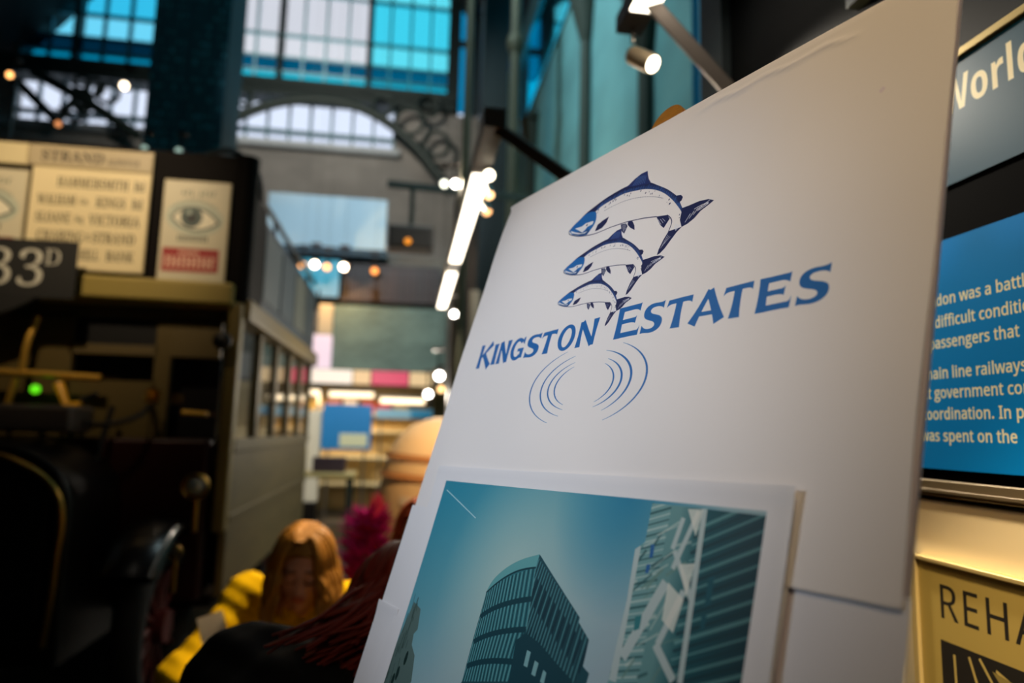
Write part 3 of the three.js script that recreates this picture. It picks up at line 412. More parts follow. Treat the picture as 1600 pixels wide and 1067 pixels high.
{ // second row of bar lamps further along
  const b = thing('bracket_lamp', 'long glowing bar lamp on a slanted arm, receding along the hall left of the poster', 'lamp', [0.27, 2.71, -4.1]);
  mesh('housing', [span(-0.04, 0.04, -0.02, 0.05, -2.1, 1.75, 0.004)], M.bracketGrey, b);
  mesh('diffuser', span(-0.036, 0.036, -0.03, -0.019, -0.3, 1.28, 0.003), tubeGlow, b);
  mesh('diffuser', span(-0.036, 0.036, -0.03, -0.019, -2.05, -0.62, 0.003), tubeGlow, b);
  barLight(NEUTRAL, 9, 0.06, 1.6, [0.27, 2.67, -3.64], [0.27, 0, -3.64]);
  barLight(NEUTRAL, 9, 0.06, 1.5, [0.27, 2.67, -5.4], [0.27, 0, -5.4]);
  mesh('arm', beam([0.02, 0.0, 1.7], [0.3, -0.42, 2.15], 0.04, 0.04), M.bracket, b); mesh('post', span(0.28, 0.33, -2.71, -0.4, 2.13, 2.18, 0.004), M.bracket, b);
  mesh('end_cap', span(-0.041, 0.041, -0.024, 0.052, 1.74, 1.76, 0.004), M.bracketGrey, b);
  const rel = (p) => p.map((v, i) => v - [0.27, 2.71, -4.1][i]);
  for (const [p, aim, r, m] of [[rel([0.303, 2.669, -2.772]), [-0.15, -0.35, 0.9], 0.026, lensGlow], [rel([0.31, 2.656, -2.925]), [0.2, -0.7, 0.6], 0.024, glow(0xffc98a, 4)], [rel([0.327, 2.665, -3.176]), [0.3, -0.8, 0.5], 0.024, dimGlow]]) { mesh('stem', rod([p[0], -0.01, p[2]], [p[0], p[1] + 0.01, p[2]], 0.006), M.darkMetal, b); canSpot(b, p, [p[0] + aim[0], p[1] + aim[1], p[2] + aim[2]], r, 0.085, m); }
  spotlight(0xffdca8, 15, [0.3, 2.52, -2.95], [-0.3, 1.05, -2.5], 0.34, 0.6);
  spotlight(WARM, 9, [0.33, 2.5, -3.1], [0.1, 1.2, -4.2], 0.5, 0.6);
}
// ---------------------------------------------------------------- the vintage bus on the left
const part = (name, geo, mat, root) => { const p = root.position; const g = (Array.isArray(geo) ? geo : [geo]).map((q) => q.translate(-p.x, -p.y, -p.z)); return mesh(name, g.length === 1 ? g[0] : g, mat, root); };   // geometry given in the hall's axes
{
  const b = thing('vintage_bus', 'dark vintage double-deck bus with cream destination boards on its upper front', 'bus', [-2.1, 0, -6.2]);
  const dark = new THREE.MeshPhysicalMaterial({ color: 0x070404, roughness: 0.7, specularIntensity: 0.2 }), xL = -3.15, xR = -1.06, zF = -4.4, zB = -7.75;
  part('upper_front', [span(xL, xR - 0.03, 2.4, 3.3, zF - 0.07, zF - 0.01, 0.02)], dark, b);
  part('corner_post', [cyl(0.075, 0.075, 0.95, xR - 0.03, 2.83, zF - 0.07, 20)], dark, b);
  const txt = (w, h, bg, draw) => canvasTexture(w, h, (c) => { c.fillStyle = bg; c.fillRect(0, 0, w, h); draw(c); });
  const fit = (c, s, x, y, w, size, font = 'bold') => { c.font = `${font} ${size}px serif`; const m = c.measureText(s).width; c.save(); c.translate(x, y); c.scale(w / m, 1); c.fillText(s, 0, 0); c.restore(); };
  const ad = (name, x0, x1, y0, y1, z, tex, rough, label) => { const bd = part(name, span(x0, x1, y0, y1, z - 0.02, z, 0.004), std(0xb9a983, 0.6), b); mesh('print', new THREE.PlaneGeometry(x1 - x0 - 0.01, y1 - y0 - 0.01).translate((x0 + x1) / 2 + 2.1, (y0 + y1) / 2, z + 6.2015), std(0xffffff, rough, 0, { map: tex }), bd); bd.userData.label = label; return bd; };
  const CREAM = '#d9c9a0', TXT = '#2a261f';
  ad('destination_board', -2.34, -1.632, 3.128, 3.262, zF + 0.02, txt(720, 136, '#a89a7d', (c) => { c.fillStyle = TXT; fit(c, 'STRAND', 66, 104, 372, 100); fit(c, 'ALDWYCH', 455, 104, 190, 54); }), 0.45, 'STRAND board');
  ad('route_board', -2.305, -1.628, 2.487, 3.12, zF + 0.03, txt(720, 670, CREAM, (c) => {
    c.fillStyle = TXT; const s = 92; fit(c, 'HAMMERSMITH', 150, 124, 440, s); fit(c, 'Rd', 622, 124, 68, s);
    fit(c, 'WALHAM', 44, 246, 232, s); fit(c, 'Gn', 296, 236, 54, 60); fit(c, 'KINGS', 398, 246, 182, s); fit(c, 'Rd', 618, 246, 68, s);
    fit(c, 'SLOANE', 44, 366, 212, s); fit(c, 'Sq', 278, 356, 54, 60); fit(c, 'VICTORIA', 366, 366, 312, s);
    fit(c, 'CHARING', 60, 486, 284, s); fit(c, 'X', 352, 476, 34, 60); fit(c, 'STRAND', 398, 486, 262, s);
    fit(c, 'LUDGATE', 30, 604, 270, s); fit(c, 'HILL', 330, 604, 118, s); fit(c, 'BANK', 490, 604, 170, s);
  }), 0.4, 'cream board of street names');
  const eye = () => txt(512, 810, '#c3bba2', (c) => {
    c.fillStyle = '#33423f'; c.globalAlpha = 0.8; for (let i = 0; i < 8; i++) if (i !== 3) { c.fillRect(140 + i * 34, 74, 9, 46); c.fillRect(140 + i * 34, i % 2 ? 74 : 98, 24, 8); } c.globalAlpha = 1;
    const e = () => { c.beginPath(); c.moveTo(70, 300); c.bezierCurveTo(130, 190, 330, 170, 440, 330); c.bezierCurveTo(340, 420, 180, 430, 70, 300); };
    c.fillStyle = '#aeb3a2'; c.beginPath(); c.ellipse(250, 300, 230, 140, 0.1, 0, 7); c.fill(); e(); c.fillStyle = '#dcd5be'; c.fill(); c.save(); e(); c.clip(); c.fillStyle = '#3d4d4a'; c.beginPath(); c.arc(225, 290, 86, 0, 7); c.fill(); c.fillStyle = '#10181a'; c.beginPath(); c.arc(225, 300, 40, 0, 7); c.fill(); c.fillStyle = '#9aa79c'; c.beginPath(); c.arc(205, 255, 18, 0, 7); c.fill(); c.restore();
    e(); c.lineWidth = 18; c.strokeStyle = '#46524d'; c.stroke(); c.lineWidth = 5; for (let i = 0; i < 16; i++) { c.beginPath(); c.moveTo(90 + i * 21, 235 - 60 * Math.sin(i / 5)); c.lineTo(72 + i * 23, 205 - 80 * Math.sin(i / 5)); c.stroke(); }
    c.fillStyle = '#4c5852'; for (let i = 0; i < 9; i++) c.fillRect(130 + i * 27, 440, 15, 50);
    c.fillStyle = '#96201f'; c.fillRect(22, 545, 440, 190); c.fillStyle = '#e0b9a0'; for (let i = 0; i < 10; i++) { c.fillRect(50 + i * 39, 610, 16, 96); c.fillRect(56 + i * 39, i % 3 ? 650 : 620, 26, 12); } for (let i = 0; i < 8; i++) c.fillRect(150 + i * 20, 566, 11, 28);
  });
  const eyeTex = eye();
  ad('advert_board', -2.73, -2.325, 2.46, 3.09, zF + 0.025, eyeTex, 0.3, 'eye advert left of the street names'); ad('advert_board', -1.553, -1.157, 2.452, 3.1, zF + 0.02, eyeTex, 0.5, 'eye advert right of the street names');
  ad('destination_board', -2.75, -2.345, 3.125, 3.262, zF + 0.02, txt(400, 136, '#cdbf98', () => {}), 0.25, 'glossy board at the left end');
  const plate = new THREE.Shape(); plate.moveTo(-3.1, 2.64); plate.lineTo(-2.06, 2.62); plate.quadraticCurveTo(-2.0, 2.6, -2.0, 2.48); plate.quadraticCurveTo(-2.08, 2.28, -2.36, 2.18); plate.lineTo(-3.1, 2.1); plate.closePath();
  const pl = part('route_plate', new THREE.ExtrudeGeometry(plate, { depth: 0.03, bevelEnabled: true, bevelSize: 0.008, bevelThickness: 0.008, bevelSegments: 2 }).translate(0, 0, zF + 0.12), M.blackMatte, b); pl.userData.label = 'black plate with white route number';
  mesh('number', new THREE.PlaneGeometry(0.72, 0.34).translate(-2.30 + 2.1, 2.46, zF + 0.1595 + 6.2), std(0xffffff, 0.7, 0, { map: txt(720, 340, '#040404', (c) => { c.fillStyle = '#b7b4a6'; c.font = '300px serif'; c.fillText('33', 222, 272); c.font = '130px serif'; c.fillText('D', 540, 145); }) }), pl);
  part('canopy_edge', [beam([-2.2, 2.395, zF + 0.03], [-1.09, 2.385, zF + 0.03], 0.075, 0.14, 0.02), span(xL, -1.09, 2.3, 2.36, -5.1, zF + 0.04, 0.01)], M.oliveLight, b);
  // driver's bulkhead under the canopy
  part('bulkhead', [span(xL, xR - 0.06, 2.22, 2.32, -4.52, -4.47), span(xL, -2.02, 1.5, 2.24, -4.52, -4.47), span(-1.55, -1.46, 1.5, 2.24, -4.52, -4.47), span(-1.46, -1.17, 2.0, 2.24, -4.52, -4.47), span(-2.04, -1.54, 1.5, 1.84, -4.52, -4.47), span(-2.04, -1.54, 2.0, 2.06, -4.52, -4.47)], M.olive, b);
  part('bulkhead_window', [span(-2.02, -1.55, 2.06, 2.22, -4.5, -4.48)], M.black, b); part('bulkhead_window', [span(-2.02, -1.55, 1.84, 2.0, -4.5, -4.48)], M.glass, b); part('bulkhead_window', [span(-1.46, -1.16, 1.5, 2.0, -4.5, -4.48)], M.glass, b);
  part('partition', span(xL, -1.13, 0.6, 2.3, -4.66, -4.63), dark, b);  // added black sheet, stands for the dark interior behind the windows
  part('front_pillar', [beam([-1.075, 2.34, zF - 0.02], [-1.085, 0.95, zF - 0.02], 0.1, 0.08, 0.02)], std(0x6a5a26, 0.6), b);
  part('side_lamp', [lathe([[0.001, -0.05], [0.04, -0.045], [0.055, 0], [0.05, 0.03], [0.001, 0.035]], 24).rotateX(Math.PI / 2).translate(-1.12, 2.09, zF + 0.09), span(-1.125, -1.115, 2.08, 2.1, zF - 0.05, zF + 0.05)], M.black, b);
  part('dashboard', [span(xL, -1.17, 0.55, 1.5, -4.5, -4.4, 0.03)], M.darkRed, b);
  // bonnet, radiator hoop, mudguards
  const bonnet = new THREE.Shape(); bonnet.moveTo(-0.62, 0); bonnet.lineTo(-0.62, 0.72); bonnet.quadraticCurveTo(-0.6, 0.98, -0.3, 1.03); bonnet.quadraticCurveTo(0, 1.06, 0.3, 1.03); bonnet.quadraticCurveTo(0.6, 0.98, 0.62, 0.72); bonnet.lineTo(0.62, 0); bonnet.closePath();
  part('bonnet', new THREE.ExtrudeGeometry(bonnet, { depth: 0.62, bevelEnabled: true, bevelSize: 0.02, bevelThickness: 0.02 }).translate(-2.28, 0.42, -4.42), std(0x0b0605, 0.35, 0.1), b);
  part('radiator_hoop', tube([[-2.92, 0.5, -3.77], [-2.9, 1.2, -3.77], [-2.7, 1.39, -3.77], [-2.3, 1.43, -3.77], [-1.92, 1.39, -3.77], [-1.7, 1.22, -3.77], [-1.68, 0.86, -3.77], [-1.7, 0.5, -3.77]], 0.02, 60, 8), M.brass, b);
  part('radiator', span(-2.88, -1.74, 0.5, 1.32, -3.82, -3.775, 0.03), std(0x070707, 0.6, 0.5), b);
  part('scuttle', [beam([-2.9, 1.6, -4.2], [-1.8, 1.6, -4.2], 0.3, 0.15, 0.03)], std(0x5b524d, 0.4, 0.3), b);
  part('mudguard', [new THREE.TorusGeometry(0.52, 0.05, 8, 24, Math.PI * 0.8).scale(1, 1, 3).rotateY(Math.PI / 2).translate(-1.35, 0.5, -4.2)], std(0x0b0706, 0.25), b);
  for (const [x, z] of [[-1.33, -4.2], [-2.92, -4.2], [-1.33, -7.2], [-2.92, -7.2]]) {
    const w = part('wheel', [new THREE.TorusGeometry(0.4, 0.075, 10, 32).rotateY(Math.PI / 2).translate(x, 0.475, z)], M.rubber, b);
    const sp = [cyl(0.09, 0.09, 0.14, 0, 0, 0, 18).rotateZ(Math.PI / 2)]; for (let k = 0; k < 12; k++) sp.push(rod([0, 0, 0], [0, 0.37 * Math.cos(k * 0.5236), 0.37 * Math.sin(k * 0.5236)], 0.022, 0.016, 8));
    mesh('spokes', sp.map((g) => g.translate(x + 2.1, 0.475, z + 6.2)), std(0x5a160f, 0.5), w);
  }
  const lampAt = (p, r, g) => { const l = part('headlamp', [lathe([[0.001, -r * 1.1], [r * 0.5, -r], [r * 0.95, -r * 0.2], [r, 0.01], [r * 0.9, 0.02], [r * 0.86, 0]], 28).rotateX(Math.PI / 2).translate(...p), cyl(0.015, 0.015, 0.2, p[0], p[1] - r - 0.08, p[2] - r * 0.4, 12)], M.brass, b); mesh('lens', new THREE.SphereGeometry(r * 0.88, 24, 10, 0, 6.3, 0, 0.9).rotateX(Math.PI / 2).translate(p[0] + 2.1, p[1], p[2] + 6.2 - r * 0.55), g, l); };
  lampAt([-1.174, 1.236, -4.2], 0.075, std(0xc9cfc4, 0.15, 0.6)); lampAt([-1.228, 0.892, -4.1], 0.04, std(0x8b8f88, 0.2, 0.6)); lampAt([-2.98, 1.2, -4.2], 0.075, std(0xc9cfc4, 0.15, 0.6));
  part('hand_rail', [tube([[-2.6, 1.868, -4.36], [-2.1, 1.855, -4.36], [-1.8, 1.845, -4.36]], 0.022, 20), tube([[-2.23, 1.86, -4.36], [-2.22, 2.02, -4.36], [-2.2, 2.2, -4.4]], 0.02, 16), tube([[-2.26, 1.83, -4.37], [-2.3, 1.65, -4.38]], 0.02, 8)], M.brassBar, b);
  part('steering_wheel', [new THREE.TorusGeometry(0.2, 0.016, 8, 32).rotateX(-1.0).translate(-1.72, 1.68, -4.36), rod([-1.72, 1.68, -4.36], [-1.76, 1.35, -4.3], 0.016)], M.black, b);
  part('indicator', [new THREE.SphereGeometry(0.026, 16, 12).translate(...[-2.118, 1.766, -4.3])], glow(0x6dff1a, 0.9), b); part('hand_lever', [rod([-2.015, 1.801, -4.34], [-1.943, 1.675, -4.3], 0.03, 0.02), rod([-1.943, 1.675, -4.3], [-1.868, 1.678, -4.3], 0.02, 0.028)], std(0xd29a1f, 0.4), b);
  part('door_handle', [rod([-1.332, 1.657, -4.36], [-1.186, 1.649, -4.36], 0.014)], M.brassBar, b); part('horn', [lathe([[0.002, 0], [0.012, 0.02], [0.02, 0.08], [0.05, 0.13], [0.045, 0.13], [0.016, 0.08]], 20).rotateX(1.2).translate(...[-1.479, 1.7, -4.4])], M.brass, b);
  // side of the saloon and upper deck, receding along the hall
  const zs = [-4.5, -5.15, -5.8, -6.45, -7.1, zB];
  part('waist_panel', [span(xR - 0.05, xR, 0.55, 1.5, zB, -4.5, 0.01), span(xR - 0.01, xR + 0.015, 1.42, 1.5, zB, -4.5, 0.004), span(xR - 0.01, xR + 0.012, 1.0, 1.04, zB, -4.5, 0.004)], std(0x5e5230, 0.6, 0, { map: cloudTex }), b);
  for (const z of zs) part('pillar', span(xR - 0.06, xR, 1.5, 2.28, z - 0.045, z + 0.045, 0.01), M.olive, b);
  for (let i = 0; i < 5; i++) part('side_window', span(xR - 0.035, xR - 0.025, 1.5, 2.24, zs[i + 1] + 0.05, zs[i] - 0.05), M.glass, b);
  part('cornice', [span(xR - 0.08, xR + 0.06, 2.24, 2.38, zB, -4.44, 0.02)], std(0x6d5a2c, 0.5), b);
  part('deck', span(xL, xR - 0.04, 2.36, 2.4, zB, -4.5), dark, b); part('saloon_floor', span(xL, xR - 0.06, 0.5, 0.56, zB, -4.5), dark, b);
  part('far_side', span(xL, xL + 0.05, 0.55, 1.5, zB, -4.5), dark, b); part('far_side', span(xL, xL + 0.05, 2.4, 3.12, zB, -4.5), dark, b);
  part('upper_side', [span(xR - 0.05, xR, 2.4, 3.05, zB, -4.5, 0.01)], std(0x33414f, 0.6, 0, { map: cloudTex }), b); part('corner_panel', span(xR - 0.01, xR + 0.014, 2.39, 3.1, -4.95, -4.5, 0.004), dark, b);
  for (let i = 0; i < 4; i++) part('side_advert', span(xR, xR + 0.012, 2.48, 2.98, -5.0 - i * 0.68 - 0.62, -5.0 - i * 0.68, 0.004), std([0x4b565c, 0x3c474f, 0x565a54, 0x40494f][i], 0.6), b);
  part('top_rail', [tube([[xR - 0.03, 3.1, -4.5], [xR - 0.02, 3.16, -4.9], [xR - 0.02, 3.16, -6.2], [xR - 0.02, 3.16, zB]], 0.02, 30), tube([[-1.35, 3.28, -4.42], [-1.2, 3.36, -4.5], [-1.06, 3.26, -4.6], [-1.04, 3.1, -4.7]], 0.022, 24), ...[-5.4, -6.3, -7.2, -8.1].map((z) => rod([xR - 0.02, 3.0, z], [xR - 0.02, 3.17, z], 0.014))], std(0x1c2427, 0.4, 0.4), b);
}
// ---------------------------------------------------------------- patterned pillar between the bus and the end wall
{
  const p = thing('patterned_pillar', 'tall dark teal pillar covered in small lettering, in front of the big windows', 'pillar', [-3.1, 0, -9.6]);
  const tex = canvasTexture(512, 1024, (c, W, H) => { c.fillStyle = '#1f5462'; c.fillRect(0, 0, W, H); for (let j = 0; j < 24; j++) for (let i = 0; i < 13; i++) { const k = 0.35 + 0.65 * rnd(); c.fillStyle = `rgba(${90 * k},${190 * k},${210 * k},${0.55 * k + 0.1})`; c.fillRect(i * 39.4 + 5, j * 42.6 + 8, rr(16, 32), rr(16, 30)); } }); tex.wrapS = tex.wrapT = THREE.RepeatWrapping; tex.repeat.set(1, 5);
  mesh('shaft', new RoundedBoxGeometry(0.98, 15.5, 0.8, 2, 0.02).translate(0, 7.75, 0), std(0x1c3a42, 0.6), p);
  mesh('cladding', new THREE.PlaneGeometry(0.96, 15.4).translate(0, 7.75, 0.402), std(0xffffff, 0.5, 0, { map: tex }), p);
  mesh('base', new RoundedBoxGeometry(1.2, 0.5, 1.0, 2, 0.03).translate(0, 0.25, 0), M.iron, p);
}
// ---------------------------------------------------------------- far end: mezzanine, screen, shop
{
  struct('wall_mezzanine', [span(-2.6, 2.2, 2.5, 4.92, -13.6, -13.25), span(-2.6, 2.2, 2.42, 2.52, -18, -12.9)], plaster(0x6d675c));
  const fascia = struct('trim_8', [span(-1.45, 0.66, 2.6, 3.86, -13.25, -13.05)], plaster(0x6c8074, 0.8));
  struct('wall_shop', [span(-5.2, 2.2, 0, 2.42, -14.2, -14.0)], plaster(0xcbb48a));
  const scr = thing('projection_screen', 'wide pale blue-grey screen below the taupe end wall', 'screen', [-1.6, 4.78, -13.0]);
  mesh('screen', box(2.2, 1.0, 0.05, -0.05, 0.66, 0, 0.01), std(0xb4cdd6, 0.7), scr); mesh('frame', [box(2.3, 0.16, 0.5, -0.05, 0.08, -0.2, 0.02)], std(0x1d3640, 0.6), scr);
  const dsp = thing('display_screen', 'glowing cyan display screen under the pale screen', 'screen', [-1.74, 3.95, -13.08]);
  mesh('housing', box(0.8, 0.76, 0.27, 0, 0.38, -0.02, 0.02), M.darkMetal, dsp); mesh('panel', box(0.74, 0.7, 0.02, 0, 0.39, 0.12), glow(0x4fc6e6, 0.62), dsp);
  const sl = thing('slatted_screen', 'brown wooden slat screen along the mezzanine', 'screen', [-0.41, 3.98, -13.05]);
  for (let i = 0; i < 16; i++) mesh('slat', box(0.105, 0.64, 0.06, -0.83 + i * 0.115, 0.32, 0, 0.006), i % 3 ? M.darkWood : std(0x33200e, 0.5, 0, { map: woodTex }), sl);
  mesh('rail', [box(1.86, 0.05, 0.09, 0, 0.66, 0, 0.006), box(1.86, 0.05, 0.09, 0, -0.005, 0, 0.006)], M.darkWood, sl);
  const bn = thing('light_column', 'tall pale pinkish illuminated column beside the grey-green panel', 'lamp', [-1.62, 0, -13.05]);
  mesh('glow_panel', [new RoundedBoxGeometry(0.36, 0.82, 0.2, 3, 0.03).translate(0, 2.86, 0)], glow(0xffdcec, 0.78, 0x888888), bn); mesh('cap', [new RoundedBoxGeometry(0.26, 0.58, 0.18, 3, 0.02).translate(0.04, 3.56, 0)], std(0xb7a98a, 0.7), bn); mesh('pole', rod([0, 0, 0], [0, 2.45, 0], 0.05), M.steel, bn);
  // illuminated fascia of the shop
  const f = thing('shop_fascia', 'long illuminated shop fascia of red, white and cream panels', 'sign', [-0.9, 2.33, -12.55]);
  mesh('carcass', box(2.75, 0.28, 0.2, 0, 0.14, -0.125), M.darkMetal, f);
  for (const [x0, x1, c, k] of [[-2.19, -1.83, 0xd8203a, 0.5], [-1.81, -1.0, 0xfff3de, 1.0], [-0.98, -0.68, 0xffd99a, 0.8], [-0.66, 0.0, 0xf0406a, 0.75], [0.02, 0.42, 0xffdda0, 0.75]]) mesh('panel', box(x1 - x0, 0.25, 0.05, (x0 + x1) / 2 + 0.9, 0.14, 0, 0.01), glow(c, k, 0x664444), f);
  for (const x of [-1.3, 1.3]) mesh('bracket', box(0.08, 2.33, 0.08, x, -1.165, -0.12), M.darkMetal, f);
  barLight(0xffe0b0, 26, 2.4, 0.2, [-0.9, 2.1, -12.8], [-0.9, 0.6, -13.4]); spotlight(NEUTRAL, 40, [-0.6, 3.9, -8.2], [-1.0, 1.4, -12], 0.4, 0.6);  // added spotlight brightens the shop front; no lamp stands there
  [['strip_lamp', -1.82, -1.58, 2.17, 'short warm strip lamp at the left under the fascia'], ['strip_lamp', -1.42, -0.62, 2.15, 'middle warm strip lamp under the fascia, left of the pink panel'], ['strip_lamp', -0.5, 0.32, 2.06, 'long warm strip lamp at the right under the fascia']].forEach(([n, x0, x1, y, l]) => { const s = thing(n, l, 'lamp', [(x0 + x1) / 2, y, -12.86]); mesh('housing', box(x1 - x0 + 0.06, 0.05, 0.1, 0, 0.09, 0, 0.01), M.steel, s); mesh('tube', box(x1 - x0, 0.1, 0.09, 0, 0.02, 0, 0.03), glow(0xffe6bd, 2.4), s); mesh('hanger', [rod([0, 0.1, 0], [0, 2.42 - y, 0], 0.01)], M.steel, s); });
  // shop shelf with coloured goods
  const sh = thing('shop_shelf', 'cream wall shelving with goods under the strip lamps', 'shelf', [-0.9, 0, -13.7]);
  mesh('side', box(0.06, 2.2, 0.5, -1.35, 1.1, 0), M.cream, sh); mesh('side', box(0.06, 2.2, 0.5, 1.35, 1.1, 0), M.cream, sh); mesh('back', box(2.7, 2.1, 0.04, 0, 1.05, -0.24), std(0xd9b77a, 0.7), sh); for (const y of [0.5, 1.0, 1.5, 1.84]) mesh('shelf', box(2.64, 0.04, 0.48, 0, y, 0), M.cream, sh);
  [[-1.12, 0xd26a2a, 0.24, 'orange box on the top shop shelf, leftmost'], [-0.8, 0xe8c060, 0.22, 'yellow box on the top shop shelf, right of the orange one'], [-0.5, 0xd88d86, 0.24, 'dusty pink box on the top shop shelf'], [-0.18, 0xf3e3dc, 0.25, 'white box on the top shop shelf'], [0.16, 0xd8542f, 0.22, 'red-orange box on the top shop shelf'], [0.46, 0xd22a4c, 0.2, 'crimson box on the top shop shelf'], [0.8, 0xe9cf96, 0.23, 'cream box on the top shop shelf, rightmost']].forEach(([x, c, h, l]) => { const o = mesh('goods_box', new RoundedBoxGeometry(0.26, h, 0.3, 2, 0.012).translate(0, h / 2, 0), std(c, 0.6)); o.position.set(-0.9 + x, 1.862, -13.66); tag(o, l, 'box', 'goods on the top shop shelf'); });
  const bl = thing('blue_board', 'bright blue board with a cream label, below the shop lights', 'sign', [-1.0, 0, -12.0]);
  mesh('board', box(0.82, 0.76, 0.05, 0, 1.58, 0, 0.01), std(0x0f7fc4, 0.5), bl); mesh('label', box(0.46, 0.22, 0.012, 0.12, 1.36, 0.03, 0.004), std(0xd9dcb8, 0.6), bl); mesh('stand', [rod([-0.3, 0, -0.04], [-0.3, 1.3, -0.04], 0.02), rod([0.3, 0, -0.04], [0.3, 1.3, -0.04], 0.02), box(0.68, 0.03, 0.4, 0.02, 0.015, 0)], M.steel, bl);
  const lb = thing('blue_banner', 'long pale blue strip banner right of the blue board', 'banner', [-0.05, 0, -12.3]);
  mesh('banner', box(1.0, 0.17, 0.03, 0, 1.83, 0, 0.005), std(0x8db9cc, 0.6), lb); mesh('banner', box(0.36, 0.13, 0.02, 0.3, 1.83, 0.03, 0.005), std(0x1f8cb8, 0.5), lb); mesh('pole', rod([-0.4, 0, -0.02], [-0.4, 1.8, -0.02], 0.015), M.steel, lb); mesh('pole', rod([0.4, 0, -0.02], [0.4, 1.8, -0.02], 0.015), M.steel, lb);
  const ws = thing('white_stand', 'white display stand left of the blue board', 'stand', [-1.58, 0, -11.9]);
  mesh('body', new RoundedBoxGeometry(0.34, 1.5, 0.3, 2, 0.02).translate(0, 1.1, 0), std(0xded9c8, 0.6), ws); mesh('foot', box(0.36, 0.35, 0.36, 0, 0.175, 0, 0.02), M.darkMetal, ws);
  const tb = thing('shop_table', 'cream topped shop table in front of the blue board', 'table', [-1.3, 0, -9.6]);
  mesh('top', box(1.3, 0.06, 0.6, 0, 0.95, 0, 0.01), std(0xcdbb80, 0.5), tb); for (const [x, z] of [[-0.58, -0.24], [0.58, -0.24], [-0.58, 0.24], [0.58, 0.24]]) mesh('leg', box(0.05, 0.92, 0.05, x, 0.46, z), M.iron, tb);
  const bx = thing('card_box', 'cream cardboard box with a dark window on the shop table', 'box', [-1.5, 0.98, -9.6]); mesh('carton', box(0.36, 0.3, 0.28, 0, 0.15, 0, 0.01), std(0xcfbf88, 0.7), bx); mesh('window', box(0.12, 0.16, 0.01, -0.02, 0.15, 0.142), std(0x4b5038, 0.5), bx);
  const pb = mesh('carton', box(0.42, 0.2, 0.26, 0, 0.1, 0, 0.012), std(0x3a2c36, 0.6)); pb.position.set(-1.0, 0.98, -9.58); tag(pb, 'dark plum carton on the shop table, right of the cream box', 'box');
}
{ // dark gallery ironwork right of the fanlight and behind the bar lamps
  const pole = (name, label, x, z, r, mat, h) => { const p = thing(name, label, 'column', [x, 0, z]); mesh('shaft', rod([0, 0.3, 0], [0, h, 0], r, r * 0.85, 18), mat, p); mesh('base', lathe([[0.001, 0], [r * 2.2, 0], [r * 2.2, 0.12], [r * 1.5, 0.2], [r * 1.3, 0.34], [0.001, 0.34]]), mat, p); mesh('collar', [lathe([[r, h * 0.7], [r * 1.5, h * 0.71], [r * 1.5, h * 0.72], [r, h * 0.73]])], mat, p); return p; };
  pole('iron_column', 'slim greenish iron column just left of the hall bar lamps', 0.5, -7.0, 0.048, M.ironLight, 9.2);
  pole('iron_column', 'greenish iron column in front of the dark blue window', 1.36, -9.4, 0.085, M.ironLight, 10.2);
  const pier = thing('dark_pier', 'broad black pier between two blue window strips', 'pillar', [1.28, 0, -11.4]); mesh('shaft', new RoundedBoxGeometry(0.46, 12, 0.5, 2, 0.02).translate(0, 6, 0), std(0x0c1413, 0.6), pier); mesh('capital', [box(0.9, 0.5, 0.7, 0.1, 9.9, 0, 0.05), box(0.66, 0.3, 0.6, 0.05, 9.5, 0, 0.05)], std(0x0c1413, 0.6), pier);
  const pst = thing('dark_post', 'dark brown post behind the lower bar lamps, with a pale face', 'pillar', [0.62, 0, -8.2]); mesh('shaft', box(0.3, 4.4, 0.3, 0, 2.2, 0, 0.02), std(0x2b2019, 0.6), pst); mesh('pale_face', box(0.12, 3.1, 0.02, 0.12, 1.7, 0.16, 0.004), std(0x9a8f80, 0.7), pst);
  const sp = thing('speaker', 'black loudspeaker box hanging from a dark overhead bar, with an amber light', 'speaker', [[-0.045, 3.664, -7.894].map((v) => v)[0], 3.62, [-0.045, 3.664, -7.894].map((v) => v)[2]]);
  mesh('cabinet', new RoundedBoxGeometry(0.52, 0.27, 0.3, 3, 0.02).translate(0, 0.16, 0), M.black, sp); mesh('grille', box(0.46, 0.2, 0.01, 0, 0.16, 0.152, 0.004), M.blackMatte, sp); mesh('indicator', new THREE.SphereGeometry(0.035, 14, 10).translate(-0.03, 0.1, 0.16), glow(0xff9a1e, 1.4), sp);
  mesh('hanger', [rod([0.0, 0.29, 0], [0.0, 0.8, 0], 0.028), beam([-0.3, 0.82, 0], [2.0, 0.86, -0.3], 0.06, 0.08)], M.iron, sp);
  const wr = tag(mesh('cable', tube([[-4.392, 5.243, -7.831], [-4.422, 4.963, -7.872], [-4.458, 4.509, -7.937], [-4.494, 4.054, -8.002]], 0.02, 20)
    , std(0x4f5a60, 0.5)), 'grey cable hanging at the far left above the bus', 'cable');
}
